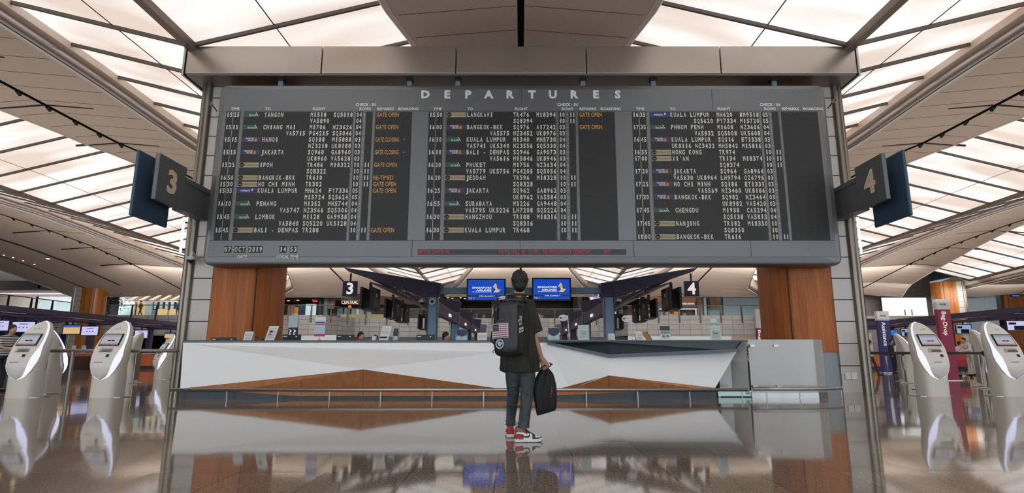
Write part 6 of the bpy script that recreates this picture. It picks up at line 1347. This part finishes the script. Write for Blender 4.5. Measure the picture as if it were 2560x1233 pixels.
# ================================================================ OTHER PEOPLE
def figure(label, loc, rot, h=1.72, top=(60, 60, 70), legs=(30, 30, 36), pose='stand', hair=(20, 18, 18), voxel=.016, topm=None, longs=True, hold=0, sk=(190, 146, 120), seat=0):
    """a person built standing at the origin facing -y; h scales"""
    t = thing('person', label, 'person', loc, rot); k = h/1.75; V_ = lambda x, y, z: Vector((x*k, y*k, z*k))
    skn = mat('skin_%d' % sk[0], sk, .55); b = M(); s = M(); l_ = M(); hr = M()
    lean = {'stand': 0, 'walk': .05, 'lean': .35, 'sit': .12}[pose]
    def up(x, y, z):   # upper body point bent forward from the hip
        if z > .95: dz = z-.95; y = y - math.sin(lean)*dz; z = .95+math.cos(lean)*dz
        return V_(x, y, z - (.45 if pose == 'sit' else 0))
    hd = up(0, -.02, 1.63)
    b.ell(hd, (.075*k, .092*k, .112*k), 14, 10); b.ell(hd+V_(0, -.04, -.05), (.055*k, .055*k, .06*k), 10, 8); b.ell(hd+V_(0, -.095, -.015), (.013*k, .018*k, .02*k), 8, 6)
    b.cap(hd-V_(0, 0, .06), up(0, .01, 1.42), .05*k, .055*k, 8); b.cap(up(0, 0, 1.30), up(0, 0, .98), .085*k, .09*k, 10)
    arm = {'stand': ((.24, -.02, 1.12), (.22, -.12, .9)), 'walk': ((.25, .05, 1.12), (.2, -.2, 1.02)), 'lean': ((.27, -.22, 1.15), (.15, -.42, 1.1)), 'sit': ((.25, -.15, 1.15), (.15, -.38, 1.1))}[pose]
    for sg in (-1, 1):
        sh = up(sg*.18, 0, 1.38); el = up(sg*arm[0][0], arm[0][1], arm[0][2]); wr = up(sg*arm[1][0], arm[1][1], arm[1][2])
        b.cap(sh, el, .048*k, .038*k, 8); b.cap(el, wr, .036*k, .026*k, 8); b.ell(wr+(wr-el).normalized()*.05*k, (.035*k, .028*k, .045*k), 8, 6)
        s.cap(up(0, 0, 1.38), sh, .1*k, .068*k, 10); s.cap(sh, el if longs else sh.lerp(el, .65), .062*k, .055*k, 10)
        if longs: s.cap(el, el.lerp(wr, .9), .05*k, .04*k, 10)
        st = {'walk': .28}.get(pose, .04)*sg
        if pose == 'sit': hp, kn_, an = V_(sg*.1, 0, .48), V_(sg*.12, -.42, .48), V_(sg*.12, -.42, .08)
        else: hp, kn_, an = V_(sg*.09, 0, .9), V_(sg*.1, st*.5-.02, .5), V_(sg*.1, st, .08)
        b.cap(hp, kn_, .07*k, .05*k, 8); b.cap(kn_, an, .048*k, .035*k, 8); l_.cap(hp, kn_, .088*k, .066*k, 10); l_.cap(kn_, an, .062*k, .052*k, 10); b.cap(an-V_(0, -.03, .03), an-V_(0, .14, .035), .04*k, .035*k, 8)
    s.loft([ring(up(0, 0, 1.40), .15*k, .09*k, 20), ring(up(0, 0, 1.25), .185*k, .125*k, 20), ring(up(0, 0, 1.05), .165*k, .12*k, 20), ring(up(0, 0, .9), .175*k, .13*k, 20)])
    l_.loft([ring(V_(0, 0, 1.0-(.45 if pose == 'sit' else 0)), .15*k, .115*k, 18), ring(V_(0, 0, .85-(.45 if pose == 'sit' else 0)), .165*k, .125*k, 18)])
    hr.ell(hd+V_(0, .012, .025), (.083*k, .097*k, .105*k), 14, 10); hr.ell(hd+V_(0, .05, -.03), (.068*k, .05*k, .075*k), 12, 8)
    remesh(b, 'body', skn, t, voxel, 1); remesh(s, 'shirt', topm or mat('cloth_%d_%d_%d' % top, top, .8), t, voxel, 1); remesh(l_, 'trousers', mat('cloth_%d_%d_%d' % legs, legs, .8), t, voxel, 1)
    remesh(hr, 'hair', mat('hair_%d' % hair[0], hair, .6), t, voxel, 1)
    for sg in (-1, 1):
        st = {'walk': .28}.get(pose, .04)*sg; M().box(-.045*k+sg*.1*k, .045*k+sg*.1*k, (st-.19)*k if pose != 'sit' else -.6*k, (st+.08)*k if pose != 'sit' else -.34*k, 0, .07*k).build('shoe', black, t, bevel=.02)
    return t
def stripes():
    m = bpy.data.materials.new('striped_jersey'); m.use_nodes = True; nt = m.node_tree; N = nt.nodes; L = nt.links; b = N['Principled BSDF']; tc = N.new('ShaderNodeTexCoord'); sp = N.new('ShaderNodeSeparateXYZ'); L.new(tc.outputs['Object'], sp.inputs[0])
    mu = N.new('ShaderNodeMath'); mu.operation = 'MULTIPLY'; mu.inputs[1].default_value = 17; fr = N.new('ShaderNodeMath'); fr.operation = 'FRACT'; gt = N.new('ShaderNodeMath'); gt.operation = 'GREATER_THAN'; gt.inputs[1].default_value = .62
    L.new(sp.outputs[2], mu.inputs[0]); L.new(mu.outputs[0], fr.inputs[0]); L.new(fr.outputs[0], gt.inputs[0]); mx = N.new('ShaderNodeMix'); mx.data_type = 'RGBA'; mx.inputs[6].default_value = lin((206, 200, 192)) + (1,); mx.inputs[7].default_value = lin((44, 44, 60)) + (1,)
    L.new(gt.outputs[0], mx.inputs[0]); L.new(mx.outputs[2], b.inputs['Base Color']); b.inputs['Roughness'].default_value = .85; return m
figure('person in black and white striped top bending over behind the leftmost kiosk', (aY(10, 860, 14.6).x, 14.6, 0), PI*.40, 1.68, pose='lean', topm=stripes(), legs=(40, 44, 60), longs=False, voxel=.012)
def chair(loc, rot, label):
    t = thing('office_chair', label, 'chair', loc, rot); M().box(-.22, .22, -.22, .22, .4, .45).build('seat', darkmet, t, bevel=.02); M().box(-.2, .2, .2, .24, .5, .8).build('backrest', darkmet, t, bevel=.01); M().tube([(0, 0, .05), (0, 0, .4)], .03, 8).build('stem', steel, t); M().tube([(0, 0, 0), (0, 0, .05)], [.25, .06], 10).build('base', steel, t)
struct(M().box(-5.2, 4.2, 13.9, 15.2, 0, .23).build('floor_support', mat('support_grey', (70, 70, 72), .6)), 'added platform lifting the seated clerks behind the service counter', 'floor')  # platform added to hold the clerks and chairs up above floor level
for u, Y, lb, hcl, rt in ((893, 14.3, 'seated clerk with cropped dark hair behind the counter, left one', (18, 16, 16), .9), (1104, 14.3, 'seated clerk with dark tied hair behind the counter beside the blue post', (26, 20, 18), 1.4)):
    x = aY(u, 850, Y).x; figure(lb, (x, Y+.1, .23), rt, 1.66, top=(60, 52, 84), pose='sit', hair=hcl, voxel=.012); chair((x+.0, Y+.12, .23), rt, 'office chair under the ' + lb.split(' behind')[0])
figure('person with backpack walking along the far left upper floor past a lit opening', (aY(352, 770, 61.3).x, 61.3, ZM), -PI/2, 1.7, top=(36, 40, 58), legs=(24, 24, 30), pose='walk', voxel=.03)
figure('person in blue top standing at the upper floor railing by the left column', (aY(445, 770, 61).x, 61, ZM), PI, 1.75, top=(40, 84, 130), legs=(40, 60, 80), voxel=.03)
g = gnd(2247, 934); figure('man in dark suit standing beside the tall navy banner at right', (g.x, g.y+.3, 0), .35, 1.72, top=(30, 32, 44), legs=(26, 27, 36), voxel=.02)
M().box(-.05, .05, -.19, -.13, 1.05, 1.38).build('shirt_front', white, [o for o in C.objects if o.get('label', '').startswith('man in dark suit')][0])
g = gnd(2181, 938); figure('person in pale top and red sash walking behind the belt barrier at right', (g.x, g.y, 0), PI/2, 1.6, top=(206, 200, 196), legs=(50, 56, 66), pose='walk', voxel=.02, longs=False)
g = gnd(2410, 940); figure('person in pale shirt pushing the baggage trolley', (g.x+1.1, g.y+.9, 0), -PI*.45, 1.75, top=(204, 196, 186), legs=(190, 182, 172), pose='lean', voxel=.02)
g2 = aY(2396, 850, 29); figure('dark haired person in white top standing far behind the trolley', (g2.x, 29, 0), PI*.7, 1.6, top=(210, 206, 202), legs=(60, 56, 70), voxel=.02, longs=False)
# trolley with boxes and bag
t = thing('baggage_trolley', 'metal baggage trolley loaded with crimson boxes at right', 'trolley', (gnd(2418, 943).x, gnd(2418, 943).y, 0), .2)
m = M(); m.tube([(-.3, 0, .12), (.3, 0, .12), (.3, 1.0, .2), (-.3, 1.0, .2), (-.3, 0, .12)], .02, 8); m.tube([(-.3, .95, .2), (-.3, .9, 1.0), (.3, .9, 1.0), (.3, .95, .2)], .02, 8); m.build('frame', steel, t)
for x, y in ((-.28, .05), (.28, .05), (-.28, .95), (.28, .95)): m = M(); m.tube([(x-.02, y, .07), (x+.02, y, .07)], .07, 12); m.build('wheel', black, t)
M().tube([(-.3, .9, 1.0), (.3, .9, 1.0)], .03, 8).build('handlebar', orange, t)
crim = mat('crimson', (184, 44, 84), .5)
p = t.location
def ontr(nm, x0, x1, y0, y1, z0, z1, mt, lb, cat): o = M().box(x0, x1, y0, y1, 0, z1-z0).build(nm, mt); o.location = p+Vector((0, 0, z0)); o.rotation_euler = (0, 0, .2); tag(o, lb, cat)
ontr('suitcase', -.26, .26, .15, .7, .23, .42, mat('suitcase_dark', (36, 34, 38), .5), 'dark flat suitcase lowest on the baggage trolley', 'suitcase')
ontr('crimson_box', -.28, .28, .15, .7, .425, .70, mat('box_crimson', (160, 44, 60), .5), 'crimson patterned box in the middle of the trolley load', 'box'); ontr('red_box', -.28, .28, .15, .72, .705, .93, mat('box_red', (176, 60, 50), .5), 'red topmost box on the baggage trolley', 'box')
